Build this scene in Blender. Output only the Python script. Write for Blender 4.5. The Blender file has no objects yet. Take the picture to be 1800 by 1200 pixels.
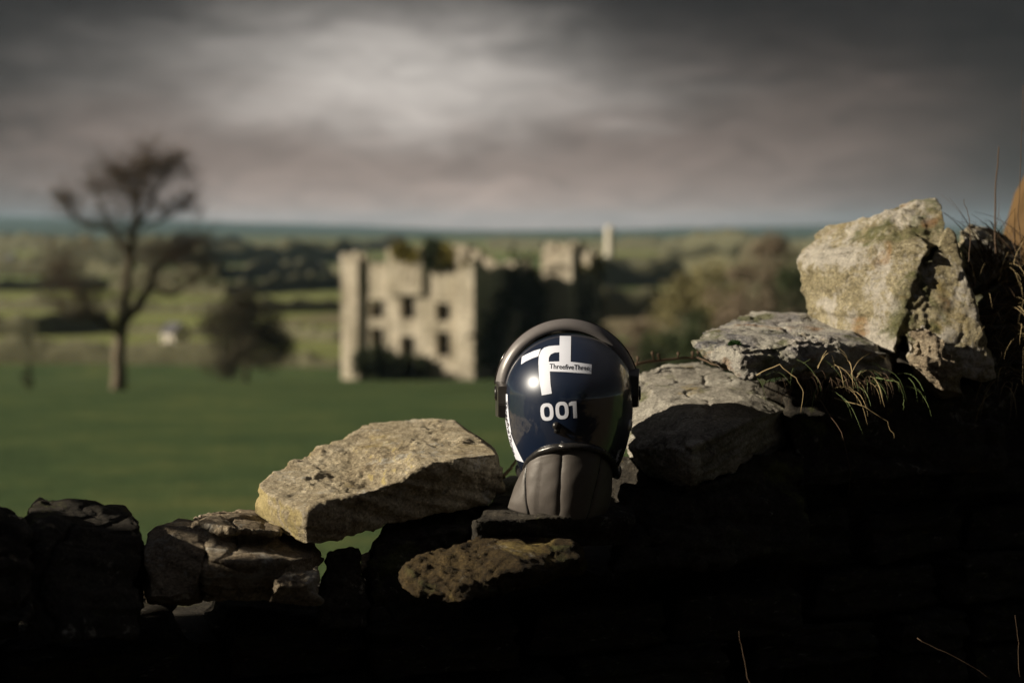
import bpy, bmesh, math, random
import numpy as np
from mathutils import Vector, Matrix
from mathutils.bvhtree import BVHTree
from mathutils.geometry import tessellate_polygon

random.seed(353)
rng = np.random.default_rng(353)
C = bpy.context.scene.collection
SC = bpy.context.scene
R = math.radians

# ------------------------------------------------------------------ camera
CAM_Z, PITCH, FPX = 1.55, R(4.574), 2500.0
cam_d = bpy.data.cameras.new('camera')
cam_d.lens = 50.0; cam_d.sensor_width = 36.0
cam_d.clip_start = 0.05; cam_d.clip_end = 40000.0
cam_d.dof.use_dof = True
cam_d.dof.focus_distance = 2.48
cam_d.dof.aperture_fstop = 2.35
cam = bpy.data.objects.new('camera', cam_d); C.objects.link(cam)
cam.location = (0, 0, CAM_Z); cam.rotation_euler = (R(90) - PITCH, 0, 0)
SC.camera = cam
SC.render.resolution_x, SC.render.resolution_y = 1024, 682
SC.view_settings.view_transform = 'Standard'
SC.view_settings.look = 'None'
SC.view_settings.exposure = 0.55
SC.view_settings.gamma = 1.0
SC.view_settings.use_curve_mapping = False
SC.render.engine = 'CYCLES'
SC.cycles.use_denoising = True
SC.cycles.max_bounces = 6
SC.cycles.diffuse_bounces = 3
SC.cycles.volume_bounces = 1
SC.cycles.sample_clamp_indirect = 4.0

# ------------------------------------------------------------------ sun
SUN_EL = R(23.5)
SUN_H = Vector((-0.985, -0.160, 0)).normalized()
SUN_V = (SUN_H * math.cos(SUN_EL) + Vector((0, 0, math.sin(SUN_EL)))).normalized()
sun_d = bpy.data.lights.new('sun', 'SUN')
sun_d.energy = 5.0; sun_d.angle = R(0.5); sun_d.color = (1.0, 0.87, 0.68)
sun = bpy.data.objects.new('sun', sun_d); C.objects.link(sun)
sun.rotation_euler = SUN_V.to_track_quat('Z', 'Y').to_euler()
sun.location = (-20, -5, 20)

# ------------------------------------------------------------------ node helper
class NT:
    def __init__(s, tree): s.t = tree; s.n = tree.nodes; s.l = tree.links
    def new(s, kind, **kw):
        nd = s.n.new(kind)
        for k, v in kw.items():
            if k.startswith('i_'):
                key = k[2:]
                key = int(key) if key.isdigit() else key.replace('_', ' ')
                s.put(nd.inputs[key], v)
            else: setattr(nd, k, v)
        return nd
    def put(s, sock, v):
        if isinstance(v, bpy.types.NodeSocket): s.l.new(v, sock)
        else: sock.default_value = v
    def m(s, op, a, b=None, c=None, clamp=False):
        nd = s.n.new('ShaderNodeMath'); nd.operation = op; nd.use_clamp = clamp
        s.put(nd.inputs[0], a)
        if b is not None: s.put(nd.inputs[1], b)
        if c is not None: s.put(nd.inputs[2], c)
        return nd.outputs[0]
    def noise(s, vec, scale, detail=4, rough=0.55, dist=0.0, color=False):
        nd = s.n.new('ShaderNodeTexNoise')
        if vec is not None: s.put(nd.inputs['Vector'], vec)
        nd.inputs['Scale'].default_value = scale; nd.inputs['Detail'].default_value = detail
        nd.inputs['Roughness'].default_value = rough; nd.inputs['Distortion'].default_value = dist
        return nd.outputs['Color' if color else 'Fac']
    def ramp(s, fac, stops, interp='LINEAR'):
        nd = s.n.new('ShaderNodeValToRGB'); s.put(nd.inputs[0], fac)
        cr = nd.color_ramp; cr.interpolation = interp
        while len(cr.elements) < len(stops): cr.elements.new(0.5)
        for e, (p, c) in zip(cr.elements, stops):
            e.position = p
            e.color = (c, c, c, 1) if isinstance(c, (int, float)) else (*c, 1)
        return nd.outputs[0]
    def mix(s, fac, a, b, blend='MIX'):
        nd = s.n.new('ShaderNodeMix'); nd.data_type = 'RGBA'; nd.blend_type = blend
        s.put(nd.inputs[0], fac)
        for k, v in ((6, a), (7, b)):
            if isinstance(v, (tuple, list)) and len(v) == 3: v = (*v, 1)
            s.put(nd.inputs[k], v)
        return nd.outputs[2]

# ------------------------------------------------------------------ world: storm sky
def px_az(px): return math.atan((px - 900) / FPX)
def px_el(py): return math.atan((600 - py) / FPX) - PITCH
world = bpy.data.worlds.new('World'); SC.world = world; world.use_nodes = True
w = NT(world.node_tree); w.n.clear()
tc = w.new('ShaderNodeTexCoord')
sep = w.new('ShaderNodeSeparateXYZ', i_0=tc.outputs['Generated'])
az0 = w.m('ARCTAN2', sep.outputs[0], sep.outputs[1])
el0 = w.m('ARCSINE', sep.outputs[2])
# warp with soft noise, stretched along the horizon
cmb = w.new('ShaderNodeCombineXYZ', i_0=w.m('MULTIPLY', sep.outputs[0], 5.0), i_1=w.m('MULTIPLY', sep.outputs[1], 5.0), i_2=w.m('MULTIPLY', sep.outputs[2], 15.0))
nA = w.noise(cmb.outputs[0], 1.0, 3, 0.5, 0.6)
nB = w.noise(cmb.outputs[0], 2.3, 3, 0.55, 0.5)
nD = w.noise(cmb.outputs[0], 4.0, 3.5, 0.45, 0.9)
az = w.m('ADD', az0, w.m('MULTIPLY', w.m('SUBTRACT', nA, 0.5), 0.16))
el = w.m('ADD', el0, w.m('MULTIPLY', w.m('SUBTRACT', nB, 0.5), 0.045))
def lobe(px, py, sx, sy, amp, raw=False):
    A, E = (az0, el0) if raw else (az, el)
    a = w.m('DIVIDE', w.m('SUBTRACT', A, px_az(px)), sx / FPX)
    e = w.m('DIVIDE', w.m('SUBTRACT', E, px_el(py)), sy / FPX)
    q = w.m('ADD', w.m('MULTIPLY', a, a), w.m('MULTIPLY', e, e))
    return w.m('MULTIPLY', w.m('EXPONENT', w.m('MULTIPLY', q, -1.0)), amp)
neutral = None
for a in ((720, 145, 310, 95, 0.20), (480, 125, 350, 85, 0.105), (900, 160, 280, 75, 0.08), (1165, 228, 75, 18, 0.07), (640, 20, 320, 60, 0.05),
          (640, 215, 240, 36, 0.05)):
    g = lobe(*a); neutral = g if neutral is None else w.m('ADD', neutral, g)
warm = None
for a in ((700, 395, 660, 85, 0.175, True), (1150, 320, 380, 140, 0.065), (380, 300, 400, 120, 0.065), (160, 270, 200, 110, 0.03), (760, 300, 420, 120, 0.04), (1420, 260, 240, 130, 0.02), (1300, 400, 330, 45, 0.035, True), (1500, 250, 260, 150, 0.018)):
    g = lobe(*a); warm = g if warm is None else w.m('ADD', warm, g)
streak = w.ramp(nD, [(0.30, 0.84), (0.5, 1.0), (0.72, 1.15)])
cN = w.mix(1.0, (1.06, 0.98, 0.90), w.new('ShaderNodeCombineColor', i_0=neutral, i_1=neutral, i_2=neutral).outputs[0], 'MULTIPLY')
cW = w.mix(1.0, (1.26, 0.95, 0.80), w.new('ShaderNodeCombineColor', i_0=warm, i_1=warm, i_2=warm).outputs[0], 'MULTIPLY')
base = w.mix(nA, (0.006, 0.0052, 0.005), (0.017, 0.0143, 0.0132))
cl = w.mix(1.0, base, cN, 'ADD'); cl = w.mix(1.0, cl, cW, 'ADD')
cl = w.mix(1.0, cl, streak, 'MULTIPLY')
zen = w.new('ShaderNodeMapRange', i_0=el0, i_1=R(16), i_2=R(48), interpolation_type='SMOOTHSTEP').outputs[0]
cl = w.mix(zen, cl, w.mix(nB, (0.026, 0.0245, 0.027), (0.060, 0.057, 0.061)))
sky = w.new('ShaderNodeTexSky', sky_type='NISHITA', sun_disc=False, sun_elevation=SUN_EL,
            sun_rotation=math.atan2(SUN_V.x, SUN_V.y), altitude=100, air_density=1.0, dust_density=2.5)
bg_sky = w.new('ShaderNodeBackground', i_Color=sky.outputs[0], i_Strength=0.05)
bg_cl = w.new('ShaderNodeBackground', i_Color=cl, i_Strength=1.0)
mx = w.new('ShaderNodeMixShader', i_Fac=0.985)
w.l.new(bg_sky.outputs[0], mx.inputs[1]); w.l.new(bg_cl.outputs[0], mx.inputs[2])
wo = w.new('ShaderNodeOutputWorld'); w.l.new(mx.outputs[0], wo.inputs[0])

# ------------------------------------------------------------------ helpers
def P(px, py, Y):
    """point on the plane y=Y seen at photograph pixel px,py"""
    a = (px - 900) / FPX; b = (600 - py) / FPX
    d = Vector((a, math.cos(PITCH) + b * math.sin(PITCH), -math.sin(PITCH) + b * math.cos(PITCH)))
    return Vector((0, 0, CAM_Z)) + d * (Y / d.y)

def tag(o, label=None, cat=None, group=None, kind=None):
    if label: o['label'] = label
    if cat: o['category'] = cat
    if group: o['group'] = group
    if kind: o['kind'] = kind
    return o

def link(name, me, m=None, parent=None, loc=(0, 0, 0)):
    o = bpy.data.objects.new(name, me); C.objects.link(o); o.location = loc
    if m is not None and not me.materials: me.materials.append(m)
    if parent is not None: o.parent = parent
    return o

def empty(name, loc, label, cat, group=None):
    o = bpy.data.objects.new(name, None); C.objects.link(o); o.location = loc
    o.empty_display_size = 0.1
    return tag(o, label, cat, group)

def mesh_from(name, V, F, smooth=False):
    me = bpy.data.meshes.new(name)
    me.from_pydata([tuple(map(float, v)) for v in V] if not isinstance(V, np.ndarray) else V.tolist(), [], F)
    me.update()
    if smooth: me.shade_smooth()
    return me

def get_v(me):
    a = np.empty(len(me.vertices) * 3); me.vertices.foreach_get('co', a); return a.reshape(-1, 3)
def set_v(me, V):
    me.vertices.foreach_set('co', V.astype(np.float32).ravel()); me.update()
def get_n(me):
    a = np.empty(len(me.vertices) * 3, dtype=np.float32); me.vertex_normals.foreach_get('vector', a); return a.reshape(-1, 3).astype(float)

# numpy noise -----------------------------------------------------
def _h(ix, iy, iz, s):
    n = (ix.astype(np.int64) * 73856093) ^ (iy.astype(np.int64) * 19349663) ^ (iz.astype(np.int64) * 83492791) ^ (s * 2654435761)
    n &= 0xffffffff
    n = ((n ^ (n >> 15)) * 0x85ebca6b) & 0xffffffff
    n = ((n ^ (n >> 13)) * 0xc2b2ae35) & 0xffffffff
    n ^= n >> 16
    return n.astype(np.float64) / 4294967295.0
def vnoise(p, s=0):
    i = np.floor(p); f = p - i; u = f * f * f * (f * (f * 6 - 15) + 10)
    x, y, z = i[:, 0], i[:, 1], i[:, 2]
    def L(a, b, t): return a + (b - a) * t
    r = L(L(L(_h(x, y, z, s), _h(x+1, y, z, s), u[:, 0]), L(_h(x, y+1, z, s), _h(x+1, y+1, z, s), u[:, 0]), u[:, 1]),
          L(L(_h(x, y, z+1, s), _h(x+1, y, z+1, s), u[:, 0]), L(_h(x, y+1, z+1, s), _h(x+1, y+1, z+1, s), u[:, 0]), u[:, 1]), u[:, 2])
    return r * 2 - 1
def fbm(p, s=0, o=4, g=0.5):
    r = 0; a = 1.0; t = 0
    for k in range(o):
        r = r + a * vnoise(p * (2.03 ** k) + k * 17.1, s + k); t += a; a *= g
    return r / t
def facet(p, s=0):
    """scalloped chips meeting in sharp ridges"""
    i = np.floor(p); best = np.full(len(p), 9e9)
    for dx in (-1, 0, 1):
        for dy in (-1, 0, 1):
            for dz in (-1, 0, 1):
                c = i + np.array([dx, dy, dz])
                o = np.stack([_h(c[:, 0], c[:, 1], c[:, 2], s + k) for k in (1, 2, 3)], 1)
                q = p - c - o
                g = np.stack([_h(c[:, 0], c[:, 1], c[:, 2], s + k) for k in (4, 5, 6)], 1) * 2 - 1
                best = np.minimum(best, (q * q).sum(1) + (g * q).sum(1) * 1.1)
    return (best - .05) * 1.6

def rockify(me, seed, amp=1.0, bed=(0.1, 0.2, 1.0), strata=0.5, facets=1.0, crack=1.0, fine=1.0, off=(0, 0, 0), fr=1.0, soft=None):
    V = get_v(me) ; N = get_n(me)
    p = V + np.array(off) + seed * 3.7
    b = np.array(bed, float); b /= np.linalg.norm(b)
    wrp = np.stack([fbm(p * 9, seed + 31, 3), fbm(p * 9, seed + 41, 3), fbm(p * 9, seed + 51, 3)], 1)
    pw = p + wrp * 0.02
    rough = np.clip(fbm(p * 5.5, seed + 77, 3) * 4 - .2, 0, 1)        # crumbled patches between cleaner faces
    d = fbm(p * 5 * fr, seed, 3) * 0.008 * amp
    d += facet(pw * 8 * fr, seed + 3) * 0.0110 * facets
    d += facet(pw * 23 * fr, seed + 5) * 0.0040 * facets * (.5 + 1.2 * rough)
    d += facet(pw * 66 * fr, seed + 6) * 0.0018 * facets * (.4 + 1.6 * rough)
    h = pw @ b
    perp = pw - np.outer(h, b)
    lay = vnoise(perp * 5 + np.outer(h * 60, b), seed + 9)
    lay2 = vnoise(perp * 14 + np.outer(h * 170, b), seed + 10)
    edge = 1 - np.abs(N @ b) ** 2
    d += (np.tanh(lay * 3) * 0.0052 + lay2 * 0.0026) * strata * (0.35 + edge)
    cr = np.abs(fbm(pw * 4.5, seed + 21, 4))
    d -= np.clip(1 - cr / 0.030, 0, 1) ** 1.0 * 0.011 * crack
    cr2 = np.abs(fbm(pw * 11 + 5, seed + 23, 3))
    d -= np.clip(1 - cr2 / 0.035, 0, 1) * 0.0035 * crack
    d += fbm(p * 48, seed + 11, 5, 0.72) * 0.0042 * fine * (.45 + 1.5 * rough)
    if soft: d = d * np.where(V[:, 0] > soft[0] + (1.45 - V[:, 2]) * -.18, soft[1], 1.0)
    set_v(me, V + N * d[:, None])

def hull_bm(pts):
    bm = bmesh.new()
    for p in pts: bm.verts.new(p)
    r = bmesh.ops.convex_hull(bm, input=list(bm.verts))
    bmesh.ops.delete(bm, geom=[g for g in set(r['geom_interior'] + r['geom_unused']) if isinstance(g, bmesh.types.BMVert)], context='VERTS')
    return bm

def voxel(me, size, smooth=0):
    o = bpy.data.objects.new('remesh_source', me); C.objects.link(o)
    m = o.modifiers.new('r', 'REMESH'); m.mode = 'VOXEL'; m.voxel_size = size; m.use_smooth_shade = True
    if smooth:
        s = o.modifiers.new('s', 'SMOOTH'); s.iterations = smooth; s.factor = 0.5
    dg = bpy.context.evaluated_depsgraph_get()
    out = bpy.data.meshes.new_from_object(o.evaluated_get(dg))
    bpy.data.objects.remove(o); bpy.data.meshes.remove(me)
    return out

def hero_mesh(name, hulls, size, smooth=4, **kw):
    """union of convex lumps given as (px, py, Y) corners -> weathered stone; returns mesh and base point"""
    me = bpy.data.meshes.new('src'); bm = bmesh.new()
    for h in hulls:
        b = hull_bm([P(*q) for q in h]); t = bpy.data.meshes.new('t'); b.to_mesh(t); b.free(); bm.from_mesh(t); bpy.data.meshes.remove(t)
    bmesh.ops.recalc_face_normals(bm, faces=bm.faces)
    bm.to_mesh(me); bm.free()
    me = voxel(me, size, smooth); me.name = name
    rockify(me, **kw)
    V = get_v(me)
    base = Vector(((V[:, 0].min() + V[:, 0].max()) / 2, (V[:, 1].min() + V[:, 1].max()) / 2, V[:, 2].min()))
    set_v(me, V - np.array(base)); me.shade_smooth()
    return me, base

class Tubes:
    """collects tapered tubes and ribbons into one mesh"""
    def __init__(s): s.V = []; s.F = []
    def tube(s, pts, rad, n=5, cap=True):
        pts = [Vector(p) for p in pts]; base = len(s.V)
        for i, p in enumerate(pts):
            t = (pts[min(i+1, len(pts)-1)] - pts[max(i-1, 0)])
            if t.length < 1e-9: t = Vector((0, 0, 1))
            t.normalize()
            a = t.cross(Vector((0.31, 0.95, 0.05))); 
            if a.length < 1e-3: a = t.cross(Vector((1, 0, 0)))
            a.normalize(); b = t.cross(a)
            for k in range(n):
                th = 2 * math.pi * k / n
                q = p + (a * math.cos(th) + b * math.sin(th)) * rad[i]
                s.V.append((q.x, q.y, q.z))
            if i:
                o = base + (i - 1) * n
                for k in range(n):
                    k2 = (k + 1) % n
                    s.F.append((o + k, o + k2, o + n + k2, o + n + k))
        if cap:
            s.F.append(tuple(base + k for k in range(n))[::-1])
            o = base + (len(pts) - 1) * n
            s.F.append(tuple(o + k for k in range(n)))
    def blade(s, pts, w, side):
        base = len(s.V); side = Vector(side).normalized()
        for i, p in enumerate(pts):
            f = 1 - (i / (len(pts) - 1)) ** 1.6 * 0.93
            p = Vector(p); q = side * w * f * 0.5
            up = Vector((0, 0, 1)) * w * 0.12
            for v in (p - q, p - up, p + q): s.V.append(tuple(v))
            if i:
                o = base + (i - 1) * 3
                for k in (0, 1): s.F.append((o + k, o + k + 1, o + k + 4, o + k + 3))
    def quad(s, c, u, v):
        b = len(s.V)
        for q in (c - u - v, c + u - v * 0.2, c + v, c - u * 0.6 + v * 0.7): s.V.append(tuple(q))
        s.F.append((b, b+1, b+2, b+3))
    def build(s, name, m, parent=None, loc=(0, 0, 0), smooth=True):
        V = np.array(s.V) - np.array(loc)
        me = mesh_from(name, V, s.F, smooth)
        if parent is not None: return link(name, me, m, parent, tuple(Vector(loc) - parent.location))
        return link(name, me, m, None, loc)

# ------------------------------------------------------------------ materials
def new_mat(name):
    m = bpy.data.materials.new(name); m.use_nodes = True
    t = NT(m.node_tree); bs = t.n['Principled BSDF']
    return m, t, bs
def plain(name, col, rough=0.6, spec=0.4, bump=0.0, bscale=400, var=0.15, **kw):
    m, t, bs = new_mat(name)
    tcn = t.new('ShaderNodeTexCoord').outputs['Object']
    n = t.noise(tcn, bscale * 0.15, 5, 0.6)
    lo = tuple(c * (1 - var) for c in col); hi = tuple(min(1, c * (1 + var)) for c in col)
    t.put(bs.inputs['Base Color'], t.mix(n, lo, hi))
    t.put(bs.inputs['Roughness'], t.m('MULTIPLY_ADD', n, 0.2, rough - 0.1))
    bs.inputs['Specular IOR Level'].default_value = spec
    for k, v in kw.items(): bs.inputs[k.replace('_', ' ')].default_value = v
    if bump:
        b = t.new('ShaderNodeBump', i_Strength=0.6, i_Distance=bump, i_Height=t.noise(tcn, bscale, 4, 0.6))
        t.l.new(b.outputs[0], bs.inputs['Normal'])
    return m

def rock_mat(name, dark, mid, light, lichen=0.3, yellow=0.2, moss=0.0, grime=0.3, bedz=1.0, rust=0.0, bumpd=0.0022, white=(0.62, 0.60, 0.53), side=0.0):
    m, t, bs = new_mat(name)
    tcn = t.new('ShaderNodeTexCoord'); oi = t.new('ShaderNodeObjectInfo')
    add = t.new('ShaderNodeVectorMath', operation='MULTIPLY_ADD'); 
    t.l.new(oi.outputs['Random'], add.inputs[0]); add.inputs[1].default_value = (17, 31, 53); t.l.new(tcn.outputs['Object'], add.inputs[2])
    v = add.outputs[0]
    mp = t.new('ShaderNodeMapping', i_Vector=v, i_Scale=(1, 1, bedz)); v2 = mp.outputs[0]
    n1 = t.noise(v2, 7, 6, 0.62, 0.4); n2 = t.noise(v2, 45, 8, 0.72, 0.3); n3 = t.noise(v, 190, 5, 0.7)
    f = t.m('ADD', t.m('MULTIPLY', n1, 0.45), t.m('ADD', t.m('MULTIPLY', n2, 0.40), t.m('MULTIPLY', n3, 0.15)))
    col = t.ramp(f, [(0.36, dark), (0.48, mid), (0.62, light)])
    # grains and mineral flecks
    vo = t.new('ShaderNodeTexVoronoi', i_Vector=v, i_Scale=260.0)
    fl = t.ramp(t.new('ShaderNodeSeparateColor', i_0=vo.outputs['Color']).outputs[0], [(0.0, 0.55), (0.5, 1.0), (0.93, 1.15), (1.0, 1.7)])
    col = t.mix(0.75, col, t.mix(1.0, col, fl, 'MULTIPLY'))
    grit = t.ramp(t.noise(v, 230, 7, 0.82, 0.3), [(0.36, 0.45), (0.45, 0.98), (0.54, 1.15), (0.66, 1.6)])
    # grey-white crustose lichen
    la = t.noise(v, 11, 5, 0.6, 0.8); lb = t.noise(v, 75, 6, 0.75)
    lf = t.ramp(t.m('ADD', t.m('MULTIPLY', la, 0.65), t.m('MULTIPLY', lb, 0.35)), [(0.60 - 0.16 * lichen, 0.0), (0.66 - 0.14 * lichen, 1.0)])
    lf = t.m('MULTIPLY', lf, min(1, 0.5 + lichen))
    wv = t.mix(t.noise(v, 120, 4, 0.7), tuple(c * 0.55 for c in white), white)
    col = t.mix(lf, col, wv)
    # yellow lichen
    ya = t.noise(t.new('ShaderNodeVectorMath', operation='ADD', i_0=v, i_1=(9.1, 3.3, 5.7)).outputs[0], 9, 6, 0.66, 0.6)
    yf = t.m('MULTIPLY', t.ramp(ya, [(0.66 - 0.26 * yellow, 0.0), (0.78 - 0.24 * yellow, 1.0)]), 0.75)
    yc = t.mix(n3, (0.26, 0.19, 0.055), (0.42, 0.33, 0.12))
    col = t.mix(yf, col, yc)
    if side:
        nx = t.new('ShaderNodeSeparateXYZ', i_0=t.new('ShaderNodeNewGeometry').outputs['Normal']).outputs[0]
        sf = t.m('MULTIPLY', t.ramp(t.m('ADD', t.m('MULTIPLY', nx, -1.0), t.m('MULTIPLY', ya, .5)), [(.72, 0.0), (.95, 1.0)]), side)
        col = t.mix(sf, col, t.mix(n2, (0.26, 0.20, 0.07), (0.52, 0.44, 0.20)))
    if moss:
        ma = t.noise(t.new('ShaderNodeVectorMath', operation='ADD', i_0=v, i_1=(1.1, 13.3, 2.7)).outputs[0], 8, 6, 0.65, 0.5)
        col = t.mix(t.m('MULTIPLY', t.ramp(ma, [(0.62 - 0.3 * moss, 0.0), (0.70 - 0.25 * moss, 1.0)]), 0.8), col, t.mix(n3, (0.05, 0.06, 0.02), (0.16, 0.17, 0.06)))
    if rust:
        ra = t.noise(t.new('ShaderNodeVectorMath', operation='ADD', i_0=v2, i_1=(4.1, 6.3, 22.7)).outputs[0], 9, 6, 0.6, 0.7)
        col = t.mix(t.m('MULTIPLY', t.ramp(ra, [(0.64 - 0.2 * rust, 0.0), (0.74 - 0.2 * rust, 1.0)]), 0.7), col, (0.32, 0.17, 0.07))
    # dirt held in pits
    ga = t.noise(v, 32, 7, 0.75, 0.5)
    col = t.mix(t.m('MULTIPLY', t.ramp(ga, [(0.34, 1.0), (0.44, 0.0)]), grime), col, (0.035, 0.028, 0.018))
    col = t.mix(0.9, col, t.mix(1.0, col, grit, 'MULTIPLY'))
    t.put(bs.inputs['Base Color'], col)
    bs.inputs['Roughness'].default_value = 0.88; bs.inputs['Specular IOR Level'].default_value = 0.25
    hb = t.m('ADD', t.m('MULTIPLY', t.noise(v2, 110, 8, 0.72, 0.2), 1.0), t.m('MULTIPLY', n3, 0.45))
    hb = t.m('ADD', hb, t.m('MULTIPLY', ga, 0.9))
    hb = t.m('ADD', hb, t.m('MULTIPLY', t.noise(v, 330, 5, 0.8), 0.8))
    b = t.new('ShaderNodeBump', i_Strength=1.0, i_Distance=bumpd * 2.6, i_Height=hb)
    t.l.new(b.outputs[0], bs.inputs['Normal'])
    return m

M = {}
M['tan'] = rock_mat('sandstone_rock', (0.17, 0.135, 0.085), (0.37, 0.315, 0.215), (0.55, 0.49, 0.37), lichen=0.30, yellow=0.25, grime=0.2, bumpd=0.0020, side=.8)
M['boulder'] = rock_mat('lichen_boulder', (0.13, 0.11, 0.065), (0.31, 0.27, 0.165), (0.50, 0.45, 0.32), lichen=0.75, yellow=0.35, moss=0.18, grime=0.6, rust=0.12, bumpd=0.003, white=(0.66, 0.62, 0.54))
M['slate'] = rock_mat('slate_rock', (0.10, 0.11, 0.13), (0.29, 0.28, 0.28), (0.52, 0.48, 0.43), lichen=0.9, yellow=0.3, moss=0.25, grime=0.45, bedz=3.0, rust=0.35, bumpd=0.003)
M['block'] = rock_mat('grey_rock', (0.12, 0.112, 0.098), (0.26, 0.245, 0.21), (0.40, 0.38, 0.33), lichen=0.3, yellow=0.15, moss=0.2, grime=0.35, bumpd=0.0018)
M['schist'] = rock_mat('schist_rock', (0.09, 0.07, 0.045), (0.29, 0.235, 0.165), (0.50, 0.43, 0.32), lichen=0.35, yellow=0.3, grime=0.5, bedz=3.0, bumpd=0.003)
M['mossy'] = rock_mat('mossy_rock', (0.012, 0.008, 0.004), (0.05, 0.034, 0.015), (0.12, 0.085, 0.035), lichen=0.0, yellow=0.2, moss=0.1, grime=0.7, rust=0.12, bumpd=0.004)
M['shade_wallstone'] = rock_mat('shade_wall_rock', (0.012, 0.011, 0.009), (0.035, 0.031, 0.025), (0.08, 0.07, 0.055), lichen=0.05, yellow=0.05, moss=0.1, grime=0.6, bumpd=0.003)  # shade put into the colour: far darker than the other rocks

# ------------------------------------------------------------------ terrain
def smooth(a, b, x): 
    t = np.clip((x - a) / (b - a), 0, 1); return t * t * (3 - 2 * t)
def ground_z(x, y):
    x = np.asarray(x, float); y = np.asarray(y, float)
    r = np.hypot(x, y)
    yy = np.clip(y, -200, 400)
    z = -0.095 * np.clip(y, 0, None)
    z = np.where(y > 150, -14.25 - 1.75 * (1 - np.exp(-(y - 150) * 0.095 / 1.75)), z)
    z = np.where(y < 0, np.minimum(-y * 0.02, 3.0), z)
    p = np.stack([x, y, np.zeros_like(x)], -1).reshape(-1, 3)
    n = fbm(p / 45.0, 71, 3).reshape(x.shape)
    z = z + n * 0.35 * smooth(10, 60, r)
    n2 = fbm(p / 420.0, 75, 4).reshape(x.shape)
    z = z + n2 * 4.0 * smooth(260, 900, r) * np.where(y > 0, 1, 1)
    # far hills
    a = np.arctan2(x, y)
    p2 = np.stack([a * 6.0, np.full_like(a, 1.3), r / 2600.0], -1).reshape(-1, 3)
    n3 = fbm(p2, 79, 4).reshape(x.shape)
    hill = (10 + 22 * n3 + 190 * np.clip(-a - .04, 0, 0.40) + 60 * np.clip(a - .05, 0, .2)) * smooth(2200, 6800, r)
    z = z + np.where(y > 0, hill, 0)
    return z
NA, NR = 420, 150
aa = np.linspace(-math.pi, math.pi, NA, endpoint=False)
# denser directions ahead
aa = aa - 0.62 * np.sin(aa)
rr = np.concatenate([[0.0], np.geomspace(0.8, 9500, NR - 1)])
AA, RR = np.meshgrid(aa, rr)
X, Y_ = RR * np.sin(AA), RR * np.cos(AA)
Z = ground_z(X, Y_)
Vg = np.stack([X, Y_, Z], -1).reshape(-1, 3)
Fg = [(i * NA + j, i * NA + (j + 1) % NA, (i + 1) * NA + (j + 1) % NA, (i + 1) * NA + j) for i in range(NR - 1) for j in range(NA)]
gm, t, bs = new_mat('pasture')
pos = t.new('ShaderNodeNewGeometry').outputs['Position']
sp = t.new('ShaderNodeSeparateXYZ', i_0=pos)
# near pasture
g1 = t.noise(pos, 0.13, 6, 0.68, 0.8); g2 = t.noise(pos, 1.6, 5, 0.65); g3 = t.noise(pos, 14, 4, 0.7)
gf = t.m('ADD', t.m('MULTIPLY', g1, 0.50), t.m('ADD', t.m('MULTIPLY', g2, 0.35), t.m('MULTIPLY', g3, 0.15)))
near = t.ramp(gf, [(0.36, (0.030, 0.056, 0.023)), (0.50, (0.056, 0.090, 0.034)), (0.64, (0.125, 0.140, 0.048))])
# far fields: irregular parcels
mpf = t.new('ShaderNodeMapping', i_Vector=pos, i_Scale=(0.0042, 0.0068, 0.0), i_Rotation=(0, 0, 0.35))
wob = t.noise(pos, 0.003, 3, 0.5, 0, True)
vv = t.new('ShaderNodeVectorMath', operation='MULTIPLY_ADD', i_0=wob, i_1=(0.35, 0.35, 0.0), i_2=mpf.outputs[0])
vor = t.new('ShaderNodeTexVoronoi', i_Vector=vv.outputs[0], i_Scale=1.0); vor.distance = 'CHEBYCHEV'
cr_ = t.new('ShaderNodeSeparateColor', i_0=vor.outputs['Color'])
parc = t.ramp(cr_.outputs[0], [(0.0, (0.09, 0.12, 0.04)), (0.2, (0.20, 0.20, 0.07)), (0.36, (0.10, 0.14, 0.05)), (0.52, (0.26, 0.23, 0.10)), (0.68, (0.12, 0.16, 0.055)), (0.82, (0.15, 0.13, 0.08)), (0.9, (0.17, 0.19, 0.07))], 'CONSTANT')
parc = t.mix(1.0, parc, t.ramp(t.noise(pos, 0.03, 4, 0.6), [(0.3, 0.75), (0.7, 1.25)]), 'MULTIPLY')
moor = t.new('ShaderNodeMapRange', i_0=t.m('ADD', sp.outputs[1], t.m('MULTIPLY', g1, 900.0)), i_1=1900.0, i_2=3400.0).outputs[0]
mcol = t.mix(t.noise(pos, 0.0016, 4, 0.6), (0.022, 0.042, 0.032), (0.060, 0.085, 0.050))
parc = t.mix(moor, parc, mcol)
dist_f = t.new('ShaderNodeMapRange', i_0=sp.outputs[1], i_1=178.0, i_2=184.0).outputs[0]
lane = t.new('ShaderNodeMapRange', i_0=t.m('ADD', sp.outputs[1], t.m('MULTIPLY', g2, 1.2)), i_1=3.2, i_2=2.2).outputs[0]
dark_soil = t.mix(g3, (0.030, 0.024, 0.015), (0.065, 0.05, 0.032))  # unseen near ground, coloured dark to dim its bounce and helmet reflection
t.put(bs.inputs['Base Color'], t.mix(lane, t.mix(dist_f, near, parc), dark_soil))
bs.inputs['Roughness'].default_value = 0.95; bs.inputs['Specular IOR Level'].default_value = 0.1
hb = t.m('ADD', g2, t.m('MULTIPLY', g3, 0.5))
bmp = t.new('ShaderNodeBump', i_Strength=0.8, i_Distance=0.12, i_Height=hb); t.l.new(bmp.outputs[0], bs.inputs['Normal'])
ground = link('ground', mesh_from('ground', Vg, Fg, True), gm)
tag(ground, kind='structure')
def gz(x, y): return float(ground_z(np.array([x]), np.array([y]))[0])

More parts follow.
